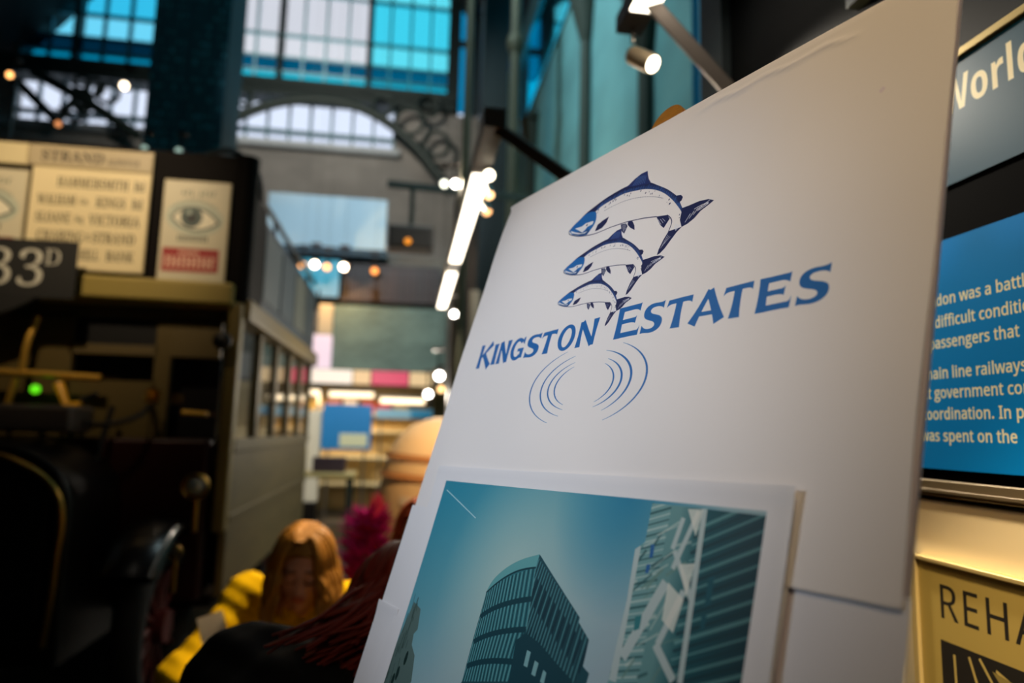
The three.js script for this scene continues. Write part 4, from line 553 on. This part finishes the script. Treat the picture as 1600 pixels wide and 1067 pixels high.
// ---------------------------------------------------------------- distant spotlights and two glints
{
  const S = (label, pos, aim, r, mat, color, I) => { const s = thing('spotlight', label, 'spotlight', pos); mesh('stem', rod([0, r * 1.0, -r], [0, r * 5, -r], r * 0.2), M.darkMetal, s); const top = pos[0] < -4.2 ? 9.55 + (pos[0] + 11.3) * 1.2746 : 18.6 - (pos[0] + 4.2) * 0.946; mesh('cable', rod([0, r * 5, -r], [0, top - pos[1], -r], 0.0018, 0.0018, 6), M.darkMetal, s); mesh('bracket', box(r * 2.4, r * 0.5, r * 2.4, 0, r * 5, -r, r * 0.1), M.darkMetal, s); canSpot(s, [0, 0, 0], aim, r, r * 3, mat, M.darkMetal); if (I) { const l = new THREE.PointLight(color, I, 0, 2); l.position.set(pos[0] + aim[0] * r * 2.4, pos[1] + aim[1] * r * 2.4, pos[2] + aim[2] * r * 2.4); l.castShadow = true; scene.add(l); } };
  const cam = [0.1, -0.35, 0.9], W1 = glow(0xffe9c8, 7), W2 = glow(0xffb066, 4), P1 = glow(0xe8fbff, 7), W3 = glow(0xd98a55, 1.6);
  S('small spotlight with a blue fringe at the left edge, above the bus', [-5.037, 5.822, -8.872], cam, 0.045, W2, WARM, 0);
  S('bright warm spotlight above the STRAND board', [-3.63, 5.722, -8.674], cam, 0.055, W1, WARM, 0);
  S('dim amber spotlight left of the bright one above the bus', [-4.421, 5.236, -8.856], cam, 0.042, W3, WARM, 0);
  S('left one of the twin pale spotlights left of the bar lamp', [0.284, 4.226, -7.159], cam, 0.045, glow(0xf3fae2, 3.6), NEUTRAL, 0);
  S('right one of the twin pale spotlights, brighter, left of the bar lamp', [0.4, 4.229, -7.142], cam, 0.045, P1, NEUTRAL, 4);
  S('leftmost warm spotlight of the row over the cyan display', [-1.988, 4.487, -12.565], cam, 0.07, W2, WARM, 0);
  S('brightest white spotlight of the row over the cyan display, second from left', [-1.77, 4.503, -12.53], cam, 0.075, P1, WARM, 5);
  S('third spotlight from the left over the cyan display, warm', [-1.55, 4.463, -12.502], cam, 0.07, W2, WARM, 0);
  S('white spotlight at the right edge of the cyan display', [-1.251, 4.47, -12.457], cam, 0.075, P1, WARM, 5);
  S('orange spotlight in front of the slat screen', [-0.697, 4.414, -12.38], cam, 0.07, glow(0xff9a4a, 3), WARM, 0);
  S('white spotlight at the lower end of the bar lamps', [0.399, 2.705, -6.525], cam, 0.036, P1, NEUTRAL, 2);
  S('large white spotlight beside the poster edge above the fascia', [0.279, 2.111, -6.519], cam, 0.048, P1, NEUTRAL, 3);
  S('warm spotlight just below the large white one by the poster edge', [0.307, 1.991, -6.632], cam, 0.04, glow(0xffc77a, 3), WARM, 0);
  S('white spotlight at the right end of the shop strip lamps', [0.255, 2.062, -9.078], cam, 0.055, P1, NEUTRAL, 4);
  S('pale glint modelled as a small glowing head, above the cream street-name board', [-2.959, 4.566, -7.704], cam, 0.04, glow(0xbfe0d0, 0.8), WARM, 0);  // glossy glint put in as a glowing head, no lamp there
  S('pale glint modelled as a small glowing head, right of the STRAND board', [-2.589, 4.547, -7.651], cam, 0.042, glow(0xbfe0d0, 0.8), WARM, 0);  // second glossy glint, its shine given by emission
}
{ // housings of the lamps out of view, placed to light their targets
  UNSEEN_LAMPS.forEach(([from, to], i) => { const f = thing('unseen_floodlight', ['floodlight out of view, placed to light the teal wall, nearer one', 'floodlight out of view, placed to light the teal wall, farther one', 'floodlight out of view under the roof, placed to light the end wall', 'floodlight out of view under the roof, placed to light the pale screen', 'floodlight out of view, placed to light the bus front', 'floodlight out of view beside the poster, placed to light its face', 'small warm floodlight out of view above the camera, placed to light the poster top', 'narrow warm floodlight out of view, placed to light the cream display board'][i], 'unseen_floodlight', from); const d = V3(to).sub(V3(from)).normalize(), r = i < 5 ? 0.14 : 0.05; const h = canSpot(f, d.clone().multiplyScalar(-r * 1.9).toArray(), d.clone().multiplyScalar(2).toArray(), r, r * 3, glow(0xfff4e0, 4), M.darkMetal); mesh('stem', rod([-d.x * r * 2, -d.y * r * 2 + r * 0.9, -d.z * r * 2], [-d.x * r * 2, (from[0] < -4.2 ? 9.55 + (from[0] + 11.3) * 1.2746 : 18.6 - (from[0] + 4.2) * 0.946) - from[1], -d.z * r * 2], r * 0.15), M.darkMetal, f); });
}
// ---------------------------------------------------------------- people: one continuous skin per figure, clothing and hair as its parts
function sdfMesh(f, lo, hi, cell, color) {
  const nx = Math.ceil((hi[0] - lo[0]) / cell) + 1, ny = Math.ceil((hi[1] - lo[1]) / cell) + 1, nz = Math.ceil((hi[2] - lo[2]) / cell) + 1, F = new Float32Array(nx * ny * nz), id = (i, j, k) => i + nx * (j + ny * k);
  for (let k = 0; k < nz; k++) for (let j = 0; j < ny; j++) for (let i = 0; i < nx; i++) F[id(i, j, k)] = -f(lo[0] + i * cell, lo[1] + j * cell, lo[2] + k * cell);
  const P = [], I = [], cache = new Map(), C = [[0, 0, 0], [1, 0, 0], [1, 1, 0], [0, 1, 0], [0, 0, 1], [1, 0, 1], [1, 1, 1], [0, 1, 1]], E = [[0, 1], [1, 2], [3, 2], [0, 3], [4, 5], [5, 6], [7, 6], [4, 7], [0, 4], [1, 5], [2, 6], [3, 7]];
  for (let k = 0; k < nz - 1; k++) for (let j = 0; j < ny - 1; j++) for (let i = 0; i < nx - 1; i++) {
    let q = 0; for (let c = 0; c < 8; c++) if (F[id(i + C[c][0], j + C[c][1], k + C[c][2])] < 0) q |= 1 << c;
    const bits = edgeTable[q]; if (!bits) continue; const vs = [];
    for (let e = 0; e < 12; e++) if (bits & (1 << e)) {
      const a = C[E[e][0]], b = C[E[e][1]], ia = id(i + a[0], j + a[1], k + a[2]), ib = id(i + b[0], j + b[1], k + b[2]), key = Math.min(ia, ib) * 3 + (a[0] !== b[0] ? 0 : a[1] !== b[1] ? 1 : 2);
      if (!cache.has(key)) { const t = F[ia] / (F[ia] - F[ib]); cache.set(key, P.length / 3); P.push(lo[0] + (i + a[0] + t * (b[0] - a[0])) * cell, lo[1] + (j + a[1] + t * (b[1] - a[1])) * cell, lo[2] + (k + a[2] + t * (b[2] - a[2])) * cell); }
      vs[e] = cache.get(key);
    }
    for (let t = q * 16; triTable[t] !== -1; t += 3) I.push(vs[triTable[t]], vs[triTable[t + 1]], vs[triTable[t + 2]]);
  }
  const g = new THREE.BufferGeometry(), N = new Float32Array(P.length), h = cell * 0.4; g.setAttribute('position', new THREE.Float32BufferAttribute(P, 3));
  for (let v = 0; v < P.length; v += 3) { const [x, y, z] = [P[v], P[v + 1], P[v + 2]], n = new THREE.Vector3(f(x + h, y, z) - f(x - h, y, z), f(x, y + h, z) - f(x, y - h, z), f(x, y, z + h) - f(x, y, z - h)).normalize(); N[v] = n.x; N[v + 1] = n.y; N[v + 2] = n.z; }
  g.setAttribute('normal', new THREE.BufferAttribute(N, 3)); g.setIndex(I);
  if (color) { const col = new Float32Array(P.length); for (let v = 0; v < P.length; v += 3) { const c = color(P[v], P[v + 1], P[v + 2]); col.set(c, v); } g.setAttribute('color', new THREE.BufferAttribute(col, 3)); }
  return g;
}
const smin = (a, b, k) => { const h = Math.max(k - Math.abs(a - b), 0) / k; return Math.min(a, b) - h * h * k * 0.25; };
function capsule(a, b, r0, r1) {
  const dx = b[0] - a[0], dy = b[1] - a[1], dz = b[2] - a[2], l2 = dx * dx + dy * dy + dz * dz || 1e-9;
  return (x, y, z) => { const t = Math.max(0, Math.min(1, ((x - a[0]) * dx + (y - a[1]) * dy + (z - a[2]) * dz) / l2)); return Math.hypot(x - a[0] - t * dx, y - a[1] - t * dy, z - a[2] - t * dz) - (r0 + (r1 - r0) * t); };
}
function blob(c, r) { return (x, y, z) => { const a = (x - c[0]) / r[0], b = (y - c[1]) / r[1], d = (z - c[2]) / r[2], k0 = Math.hypot(a, b, d), k1 = Math.hypot(a / r[0], b / r[1], d / r[2]) || 1e-6; return k0 * (k0 - 1) / k1; }; }
const union = (list, k) => (x, y, z) => { let d = 1e9; for (const f of list) d = smin(d, f(x, y, z), k); return d; };
const lerp3 = (a, b, t) => a.map((v, i) => v + (b[i] - v) * t), add3 = (a, b) => a.map((v, i) => v + b[i]);
const cranium = blob([0, 0.035, -0.012], [0.076, 0.088, 0.094]);
const headParts = union([cranium, blob([0, -0.03, 0.02], [0.063, 0.088, 0.07]), blob([0, -0.08, 0.032], [0.046, 0.042, 0.05]), capsule([0, -0.106, 0.066], [0, -0.104, 0.07], 0.014, 0.014), capsule([-0.034, 0.024, 0.074], [0.034, 0.024, 0.074], 0.011, 0.011), capsule([-0.036, -0.028, 0.058], [-0.036, -0.02, 0.06], 0.024, 0.024), capsule([0.036, -0.028, 0.058], [0.036, -0.02, 0.06], 0.024, 0.024)], 0.02);
const headFine = union([capsule([0, 0.012, 0.088], [0, -0.03, 0.104], 0.007, 0.012), capsule([-0.011, -0.034, 0.094], [0.011, -0.034, 0.094], 0.008, 0.008), blob([0, -0.06, 0.087], [0.023, 0.006, 0.01]), blob([0, -0.071, 0.084], [0.019, 0.006, 0.01]), blob([-0.077, -0.008, -0.004], [0.011, 0.032, 0.02]), blob([0.077, -0.008, -0.004], [0.011, 0.032, 0.02])], 0.006);
const sockets = (x, y, z) => Math.hypot(Math.abs(x) - 0.031, y - 0.004, z - 0.1) - 0.017, lids = (x, y, z) => Math.hypot(Math.abs(x) - 0.031, y - 0.003, z - 0.077) - 0.0125;
function headField(x, y, z) { let d = headParts(x, y, z); d = -smin(-d, sockets(x, y, z), 0.012); d = smin(d, headFine(x, y, z), 0.01); return smin(d, lids(x, y, z), 0.005); }
function skinTone(base) { const c = new THREE.Color(base); return (lx, ly, lz) => { const lip = Math.hypot(lx / 0.024, (ly + 0.065) / 0.013) < 1 && lz > 0.07, brow = Math.abs(Math.abs(lx) - 0.033) < 0.02 && Math.abs(ly - 0.031 - 0.004 * Math.cos(lx * 40)) < 0.0045 && lz > 0.06; return brow ? [c.r * 0.3, c.g * 0.26, c.b * 0.22] : lip ? [c.r * 0.85, c.g * 0.5, c.b * 0.5] : [c.r, c.g, c.b]; }; }
function hand(w, dir, palmN, curl) {          // palm, four fingers of different lengths, and a thumb leaving the side of the palm
  const D = V3(dir).normalize(), N = V3(palmN).normalize(), S = D.clone().cross(N).normalize(), W = V3(w), at = (d, s, n) => W.clone().addScaledVector(D, d).addScaledVector(S, s).addScaledVector(N, n).toArray(), L = [];
  L.push(capsule(at(0.0, 0, 0), at(0.03, 0, 0), 0.024, 0.026)); for (const s of [-0.026, -0.009, 0.009, 0.026]) L.push(capsule(at(0.02, s * 0.7, 0), at(0.085, s, 0), 0.017, 0.012));
  const palm = union(L, 0.014), F = [];
  [[-0.028, 0.052], [-0.0095, 0.07], [0.0095, 0.076], [0.028, 0.066]].forEach(([s, l], i) => { let p = [0.085, s, 0], a = curl * 0.5; for (let k = 0; k < 3; k++) { const q = [p[0] + Math.cos(a) * l * 0.36, p[1] + s * 0.06, p[2] + Math.sin(a) * l * 0.36]; F.push(capsule(at(...p), at(...q), 0.0092 - k * 0.0008, 0.0084 - k * 0.0008)); p = q; a += curl; } });
  F.push(union([capsule(at(0.02, 0.02, 0.004), at(0.055, 0.046, 0.016), 0.013, 0.0105), capsule(at(0.055, 0.046, 0.016), at(0.085, 0.05, 0.026), 0.01, 0.0085)], 0.006));
  return { f: (x, y, z) => { let d = palm(x, y, z), e = 1e9; for (const q of F) e = Math.min(e, q(x, y, z)); return smin(d, e, 0.006); }, c: at(0.07, 0, 0) };
}
function locks(M4, n, opt) {                   // hair: locks that follow the skull from the parting and then hang
  const G = [], loc = (p) => V3(p).applyMatrix4(M4);
  for (let i = 0; i < n; i++) {
    const ph = opt.a0 + (opt.a1 - opt.a0) * (i + rr(0, 0.8)) / n, sx = Math.sin(ph), cz = Math.cos(ph), k = rr(0.98, 1.08), len = rr(opt.len[0], opt.len[1]) * (opt.shape ? opt.shape(ph) : 1);
    const e = (el, r) => loc([sx * Math.cos(el) * 0.082 * r, 0.03 + Math.sin(el) * 0.098 * r, -0.012 + cz * Math.cos(el) * 0.1 * r]);
    const pts = [loc([opt.part + rr(-0.008, 0.008), 0.124, rr(-0.05, 0.06)]), e(1.0, k * 1.04), e(0.45, k * 1.08), e(-0.05, k * 1.14)], out = pts[3].clone().sub(pts[1]); out.y = 0; out.normalize().multiplyScalar(opt.flare ?? 0.02);
    const seg = 5; for (let s = 1; s <= seg; s++) { const t = s / seg, p = pts[3].clone().addScaledVector(out, Math.sin(t * 2.4)).add(V3(opt.sweep ?? [0, 0, 0]).multiplyScalar(t * t)); p.y -= len * t; p.x += 0.012 * Math.sin(t * 7 + i * 1.7); p.z += 0.012 * Math.cos(t * 6 + i * 2.3); pts.push(p); }
    const curve = new THREE.CatmullRomCurve3(pts), g = new THREE.TubeGeometry(curve, 22, 1, 6), pos = g.attributes.position, r0 = rr(0.009, 0.015) * (opt.thick ?? 1);
    for (let v = 0; v < pos.count; v++) { const ring = Math.floor(v / 7), t = ring / 22, c = curve.getPointAt(t), r = r0 * (t < 0.08 ? 0.5 + t * 6 : t > 0.6 ? 1 - (t - 0.6) / 0.55 : 1); pos.setXYZ(v, c.x + (pos.getX(v) - c.x) * r, c.y + (pos.getY(v) - c.y) * r, c.z + (pos.getZ(v) - c.z) * r); }
    G.push(g);
  }
  return G;
}
const strandTex = noiseTexture(128, (u, v) => { const k = 0.72 + 0.28 * vnoise(v * 32, u * 6, 32) ; return [k, k, k]; }, true);
function person(label, p) {
  const o = thing('person', label, 'person', p.root), R = p.root, rel = (a) => a.map((v, i) => v - R[i]);
  const J = Object.fromEntries(Object.entries(p.joints).map(([k, v]) => [k, rel(v)])), hm = new THREE.Matrix4().compose(V3(rel(p.head)), new THREE.Quaternion().setFromEuler(new THREE.Euler(p.pitch ?? 0, p.yaw ?? 0, p.roll ?? 0, 'YXZ')), new THREE.Vector3(1, 1, 1)), hi = hm.clone().invert(), hv = new THREE.Vector3();
  const neckTop = V3([0, -0.07, -0.02]).applyMatrix4(hm).toArray(), mid = lerp3(J.hip, J.chest, 0.5), sh = (s) => J['shoulder' + s];
  const base = [capsule(add3(J.hip, [-0.09, 0, 0]), add3(J.hip, [0.09, 0, 0]), 0.11, 0.11), capsule(J.hip, mid, 0.12, 0.105), capsule(mid, J.chest, 0.11, 0.125), capsule(sh('L'), J.chest, 0.055, 0.1), capsule(sh('R'), J.chest, 0.055, 0.1), capsule(sh('L'), J.neck, 0.05, 0.05), capsule(sh('R'), J.neck, 0.05, 0.05), capsule(J.neck, neckTop, 0.056, 0.05)];
  const arms = [], legs = [];
  for (const s of ['L', 'R']) {
    arms.push(capsule(sh(s), J['elbow' + s], 0.052, 0.041), capsule(J['elbow' + s], J['wrist' + s], 0.04, 0.027));
    const hp = add3(J.hip, [s === 'L' ? -0.09 : 0.09, 0, 0]); legs.push(capsule(hp, J['knee' + s], 0.09, 0.058), capsule(J['knee' + s], J['ankle' + s], 0.058, 0.038), capsule(J['ankle' + s], add3(J['ankle' + s], [0.01, -0.045, p.toe ?? 0.16]), 0.04, 0.032));
  }
  const torso = union(base, 0.06), limbs = union([...arms, ...legs], 0.03);
  const skin = (x, y, z) => { let d = smin(torso(x, y, z), limbs(x, y, z), 0.04); hv.set(x, y, z).applyMatrix4(hi); if (hv.lengthSq() < 0.09) d = smin(d, headField(hv.x, hv.y, hv.z), 0.02); return d; };
  const all = Object.values(J).concat([neckTop, rel(p.head)]), lo = [0, 1, 2].map((i) => Math.min(...all.map((a) => a[i])) - 0.19), hi2 = [0, 1, 2].map((i) => Math.max(...all.map((a) => a[i])) + 0.19);
  const tone = skinTone(p.skin), colorAt = (x, y, z) => { hv.set(x, y, z).applyMatrix4(hi); return tone(hv.x, hv.y, hv.z); };
  const hands = ['L', 'R'].map((s) => { const w = J['wrist' + s], d = V3(w).sub(V3(J['elbow' + s])).normalize().toArray(), h = hand(w, [d[0], d[1] * 0.3, d[2]], [0, -1, 0.05], 0.42); return sdfMesh(h.f, h.c.map((v) => v - 0.13), h.c.map((v) => v + 0.13), 0.005, () => tone(0, 0, 0)); });
  const hc = rel(p.head), headGeo = sdfMesh(skin, hc.map((v) => v - 0.17), hc.map((v) => v + 0.17), 0.0042, colorAt);
  const bodyOnly = sdfMesh((x, y, z) => Math.max(skin(x, y, z), 0.15 - Math.max(Math.abs(x - hc[0]), Math.abs(y - hc[1]), Math.abs(z - hc[2]))), lo, hi2, 0.014, colorAt);
  const body = mesh('body', mergeGeometries([bodyOnly, headGeo, ...hands]), std(0xffffff, 0.5, 0, { vertexColors: true }), o);
  const inflate = (list, k, t) => { const u = union(list, k); return (x, y, z) => u(x, y, z) - t + 0.004 * Math.sin(x * 60 + y * 35) * Math.sin(z * 50 - y * 40); };
  const topF = inflate([...base.slice(0, 5), capsule(sh('L'), J.neck, 0.05, 0.05), capsule(sh('R'), J.neck, 0.05, 0.05), ...arms], 0.06, p.bulk ?? 0.014);
  const cuffs = ['L', 'R'].map((s) => [J['wrist' + s], V3(J['wrist' + s]).sub(V3(J['elbow' + s])).normalize()]);
  const hemY = J.hip[1] - 0.04, cut = (x, y, z) => { let d = Math.max(topF(x, y, z), hemY - y); for (const [w, n] of cuffs) { const t = (x - w[0]) * n.x + (y - w[1]) * n.y + (z - w[2]) * n.z; if (Math.hypot(x - w[0], y - w[1], z - w[2]) < 0.12) d = Math.max(d, t + 0.02); } d = Math.max(d, 0.072 - Math.hypot(x - (J.neck[0] + neckTop[0]) / 2, y - (J.neck[1] + neckTop[1]) / 2 - 0.02, z - (J.neck[2] + neckTop[2]) / 2 - (p.collarZ ?? 0.03))); return d; };
  mesh('top', sdfMesh(cut, lo, hi2, 0.014), new THREE.MeshPhysicalMaterial({ color: p.top, roughness: 0.85, specularIntensity: 0.15, bumpMap: grainTex, bumpScale: 0.001 }), o);
  mesh('trousers', sdfMesh((x, y, z) => Math.max(inflateLegs(x, y, z), Math.max(y - hemY - 0.03, Math.min(...['L', 'R'].map((s) => J['ankle' + s][1])) + 0.03 - y)), lo, hi2, 0.016), std(p.trousers ?? 0x15161a, 0.85), o);
  function inflateLegs(x, y, z) { let d = 1e9; for (const f of [base[0], base[1], ...legs]) d = smin(d, f(x, y, z), 0.04); return d - 0.012; }
  for (const s of ['L', 'R']) { const a = J['ankle' + s], t = p.toe ?? 0.16; const shoe = union([capsule(add3(a, [0, -0.03, -Math.sign(t) * 0.03]), add3(a, [0.01, -0.045, t]), 0.048, 0.038), capsule(add3(a, [0, 0.02, 0]), add3(a, [0, -0.03, 0]), 0.046, 0.046)], 0.03); const floorY = -R[1] + 0.001; mesh('shoe', sdfMesh((x, y, z) => Math.max(shoe(x, y, z), floorY - y), a.map((v) => v - 0.26), a.map((v) => v + 0.26), 0.012), std(0x17120f, 0.5), o); }
  // hair: a cap over the skull with a clear face, then hanging locks
  const cap = (x, y, z) => { hv.set(x, y, z).applyMatrix4(hi); const d = cranium(hv.x, hv.y, hv.z) - 0.013; const face = Math.max(0.04 - hv.z - Math.max(0, hv.y - 0.03) * 0.55, 0); return Math.max(d, hv.z > 0 && hv.y < 0.085 ? (hv.z - 0.03 - Math.max(0, hv.y) * 0.5) : -1, -0.1 - hv.y + 0.02); };
  const hair = mesh('hair', [sdfMesh(cap, hc.map((v) => v - 0.17), hc.map((v) => v + 0.17), 0.007), ...p.hair.flatMap((h) => locks(hm, h.n, h))], new THREE.MeshPhysicalMaterial({ color: p.hairColor, roughness: p.hairRough ?? 0.55, specularIntensity: p.hairShine ?? 0.5, map: strandTex }), o);
  if (p.lashes) for (const s of [-1, 1]) mesh('eyelashes', new THREE.TorusGeometry(0.0145, 0.0026, 6, 16, Math.PI).rotateZ(Math.PI).scale(1, 0.55, 1).translate(s * 0.031, 0.0, 0.0885).applyMatrix4(hm), std(0x1a120c, 0.7), o);
  return o;
}
const stool = (label, x, z, y = 0.4) => { const s = thing('stool', label, 'stool', [x, 0, z]); mesh('seat', lathe([[0.001, y - 0.05], [0.17, y - 0.05], [0.18, y - 0.03], [0.18, y - 0.012], [0.165, y], [0.001, y]], 32), M.darkWood, s); for (let k = 0; k < 4; k++) { const a = Math.PI / 4 + k * Math.PI / 2; mesh('leg', rod([0.1 * Math.cos(a), y - 0.05, 0.1 * Math.sin(a)], [0.17 * Math.cos(a), 0, 0.17 * Math.sin(a)], 0.014, 0.017), M.iron, s); } };
{
  stool('round stool under the blonde woman in yellow', -0.46, -2.86); stool('round stool under the copper-haired person behind the poster', 0.22, -2.42);
  const tb = thing('cafe_table', 'dark round cafe table between the blonde woman and the auburn-haired person', 'table', [-0.42, 0, -1.95]);
  mesh('top', lathe([[0.001, 0.7], [0.4, 0.7], [0.42, 0.71], [0.42, 0.73], [0.41, 0.74], [0.001, 0.74]], 48), M.darkWood, tb); mesh('column', rod([0, 0.03, 0], [0, 0.71, 0], 0.035), M.iron, tb); mesh('foot', lathe([[0.001, 0], [0.24, 0], [0.24, 0.015], [0.05, 0.05], [0.001, 0.05]], 32), M.iron, tb);
  // blonde woman in yellow, seated, reading
  person('seated woman with long blonde hair and a yellow top, looking down to read', { root: [-0.46, 0, -2.86], skin: 0xd29a80, top: 0xe2b80a, trousers: 0x1b2233, hairColor: 0xb8802e, lashes: true, bulk: 0.01,
    head: [-0.325, 1.122, -2.47], pitch: 0.36, yaw: 0.02, roll: -0.06,
    joints: { hip: [-0.46, 0.52, -2.86], chest: [-0.41, 0.87, -2.69], neck: [-0.355, 1.0, -2.57], shoulderL: [-0.535, 0.985, -2.65], shoulderR: [-0.195, 0.96, -2.62], elbowL: [-0.69, 0.79, -2.43], elbowR: [-0.14, 0.78, -2.4], wristL: [-0.56, 0.785, -2.24], wristR: [-0.27, 0.785, -2.22], kneeL: [-0.57, 0.5, -2.42], kneeR: [-0.33, 0.5, -2.42], ankleL: [-0.58, 0.085, -2.5], ankleR: [-0.32, 0.085, -2.5] },
    hair: [{ n: 46, a0: 0.62, a1: 2.2, part: -0.02, len: [0.16, 0.26], flare: 0.015, thick: 1.1, sweep: [0.03, 0, 0.02] }, { n: 40, a0: -2.2, a1: -0.75, part: -0.02, len: [0.14, 0.24], flare: 0.01, thick: 1.0, sweep: [-0.01, 0, 0.03] }, { n: 30, a0: 2.2, a1: 4.08, part: -0.02, len: [0.1, 0.2], flare: 0.02 }] });
  const sheetOf = (label, at, rx, ry, rz, w, h) => { const g = new THREE.PlaneGeometry(w, h, 10, 12), q = g.attributes.position; for (let i = 0; i < q.count; i++) q.setZ(i, 0.025 * Math.sin(q.getX(i) * 9) + 0.01 * Math.cos(q.getY(i) * 12)); g.computeVertexNormals(); const back = g.clone().translate(0, 0, -0.0006), m = mesh('paper_sheet', [g, back], std(0xe6dcc8, 0.8)); m.position.set(...at); m.rotation.set(rx, ry, rz); return tag(m, label, 'paper'); };
  sheetOf('curled white sheet of paper held by the woman in yellow', [-0.565, 0.905, -2.37], -0.3, 0.5, 0.35, 0.075, 0.19);
  // auburn-haired person in black, bending over the table, back to the camera
  person('person with long dark auburn hair in a black jacket, bending forward beside the poster', { root: [-0.36, 0, -0.98], skin: 0xc99078, top: 0x040404, trousers: 0x08080a, hairColor: 0x5c170b, hairRough: 0.55, hairShine: 0.25, bulk: 0.022, toe: -0.16, collarZ: -0.05,
    head: [0.012, 1.245, -1.3], pitch: 0.75, yaw: 2.9, roll: 0.0,
    joints: { hip: [-0.36, 0.9, -0.98], chest: [-0.17, 1.11, -1.12], neck: [-0.06, 1.19, -1.23], shoulderL: [-0.235, 1.18, -1.2], shoulderR: [0.09, 1.13, -1.15], elbowL: [-0.4, 0.98, -1.36], elbowR: [0.1, 0.94, -1.36], wristL: [-0.38, 0.785, -1.62], wristR: [-0.12, 0.785, -1.62], kneeL: [-0.46, 0.5, -1.02], kneeR: [-0.28, 0.5, -1.04], ankleL: [-0.47, 0.085, -0.96], ankleR: [-0.27, 0.085, -0.98] },
    hair: [{ n: 110, a0: 0.9, a1: 5.4, part: 0, len: [0.08, 0.17], flare: 0.035, thick: 0.85, sweep: [-0.02, 0, 0.03] }, { n: 100, a0: 2.6, a1: 5.0, part: 0, len: [0.06, 0.13], flare: 0.03, thick: 0.6, sweep: [-0.08, 0.0, 0.1] }, { n: 90, a0: 2.8, a1: 5.2, part: 0, len: [0.05, 0.15], flare: 0.03, thick: 0.55, sweep: [-0.15, 0.0, 0.11] }] });
  // person with copper hair, mostly behind the poster
  person('copper-haired person mostly hidden behind the left edge of the poster', { root: [0.22, 0, -2.42], skin: 0xd08a5e, top: 0x5a2410, trousers: 0x15161a, hairColor: 0xa8431a, bulk: 0.02,
    head: [0.086, 1.229, -2.381], pitch: 0.1, yaw: -0.7,
    joints: { hip: [0.22, 0.53, -2.42], chest: [0.17, 0.87, -2.36], neck: [0.14, 1.05, -2.34], shoulderL: [-0.02, 1.0, -2.44], shoulderR: [0.32, 1.0, -2.25], elbowL: [0.0, 0.74, -2.36], elbowR: [0.4, 0.74, -2.12], wristL: [0.0, 0.7, -2.16], wristR: [0.2, 0.68, -2.02], kneeL: [0.06, 0.5, -2.02], kneeR: [0.3, 0.5, -1.96], ankleL: [0.06, 0.085, -2.08], ankleR: [0.32, 0.085, -2.0] },
    hair: [{ n: 70, a0: 0.7, a1: 5.58, part: 0, len: [0.18, 0.3], flare: 0.02, thick: 1.1 }] });
}
// ---------------------------------------------------------------- beige drum and magenta plume
{
  const c = [0.306, 1.077, -4.407], d = thing('display_drum', 'tall domed beige display drum with two brown lettered bands, beside the poster edge', 'display', [c[0], 0, c[2]]);
  const r = 0.46; mesh('drum', lathe([[0.001, 0], [r * 1.06, 0], [r * 1.06, 0.08], [r * 1.02, 0.1], [r * 1.02, 0.9], [r, 1.2], [r * 0.93, 1.38], [r * 0.8, 1.52], [r * 0.58, 1.62], [r * 0.3, 1.665], [0.001, 1.67]], 48), std(0xe6cda2, 0.6, 0, { bumpMap: grainTex, bumpScale: 0.0008 }), d);
  for (const [y, rr0] of [[1.41, r * 0.905], [1.3, r * 0.96]]) {
    const b = new THREE.Group(); b.name = 'band'; b.position.y = y; b.rotation.z = -0.05; d.add(b);
    mesh('strip', new THREE.CylinderGeometry(rr0 + 0.004, rr0 + 0.015, 0.034, 48, 1, true), new THREE.MeshStandardMaterial({ color: 0xb5814f, roughness: 0.6, side: THREE.DoubleSide }), b);
  }
  mesh('label', new THREE.CylinderGeometry(r * 1.012, r * 1.016, 0.05, 24, 1, true, 3.1 + 2.4, 0.5).translate(0, 1.18, 0), std(0xeadfca, 0.7, 0, { side: THREE.DoubleSide }), d);
  const q = [-0.163, 0.996, -3.519], pm = thing('feather_plume', 'fluffy magenta feather plume on a stand, between the blonde woman and the drum', 'plume', [q[0], 0, q[2]]);
  mesh('stand', [rod([0, 0.02, 0], [0, 0.8, 0], 0.02), lathe([[0.001, 0], [0.18, 0], [0.18, 0.02], [0.001, 0.03]], 24)], M.darkMetal, pm);
  const mg = [std(0xd40b86, 0.85), std(0xe81598, 0.85), std(0xb00872, 0.85)], tip = std(0xd8325a, 0.85);
  const barb = new THREE.ConeGeometry(0.012, 0.11, 5).translate(0, 0.055, 0);
  for (let k = 0; k < 3; k++) {
    const G = []; for (let i = 0; i < 150; i++) { const y = rr(0.72, 1.16), w = 0.1 * Math.sin(Math.PI * Math.min(1, (1.2 - y) / 0.42) * 0.62 + 0.35), a = rr(0, 6.283), g = barb.clone(); g.rotateX(rr(0.5, 1.7)); g.rotateY(a); g.translate(Math.sin(a) * w * rr(0.1, 0.75), y, Math.cos(a) * w * rr(0.1, 0.75)); G.push(g); }
    const f = mesh('feathers', G, mg[k], pm); f.userData.kind = 'stuff';
  }
  const G = []; for (let i = 0; i < 26; i++) { const g = barb.clone(); g.rotateX(rr(0, 0.35)); g.rotateY(rr(0, 6.28)); g.translate(0.03 + rr(-0.02, 0.02), rr(1.1, 1.2), rr(-0.02, 0.02)); G.push(g); } const tp = mesh('feather_tip', G, tip, pm); tp.userData.kind = 'stuff'; tp.userData.label = 'redder tip of the plume';
}
renderer.render(scene, camera);
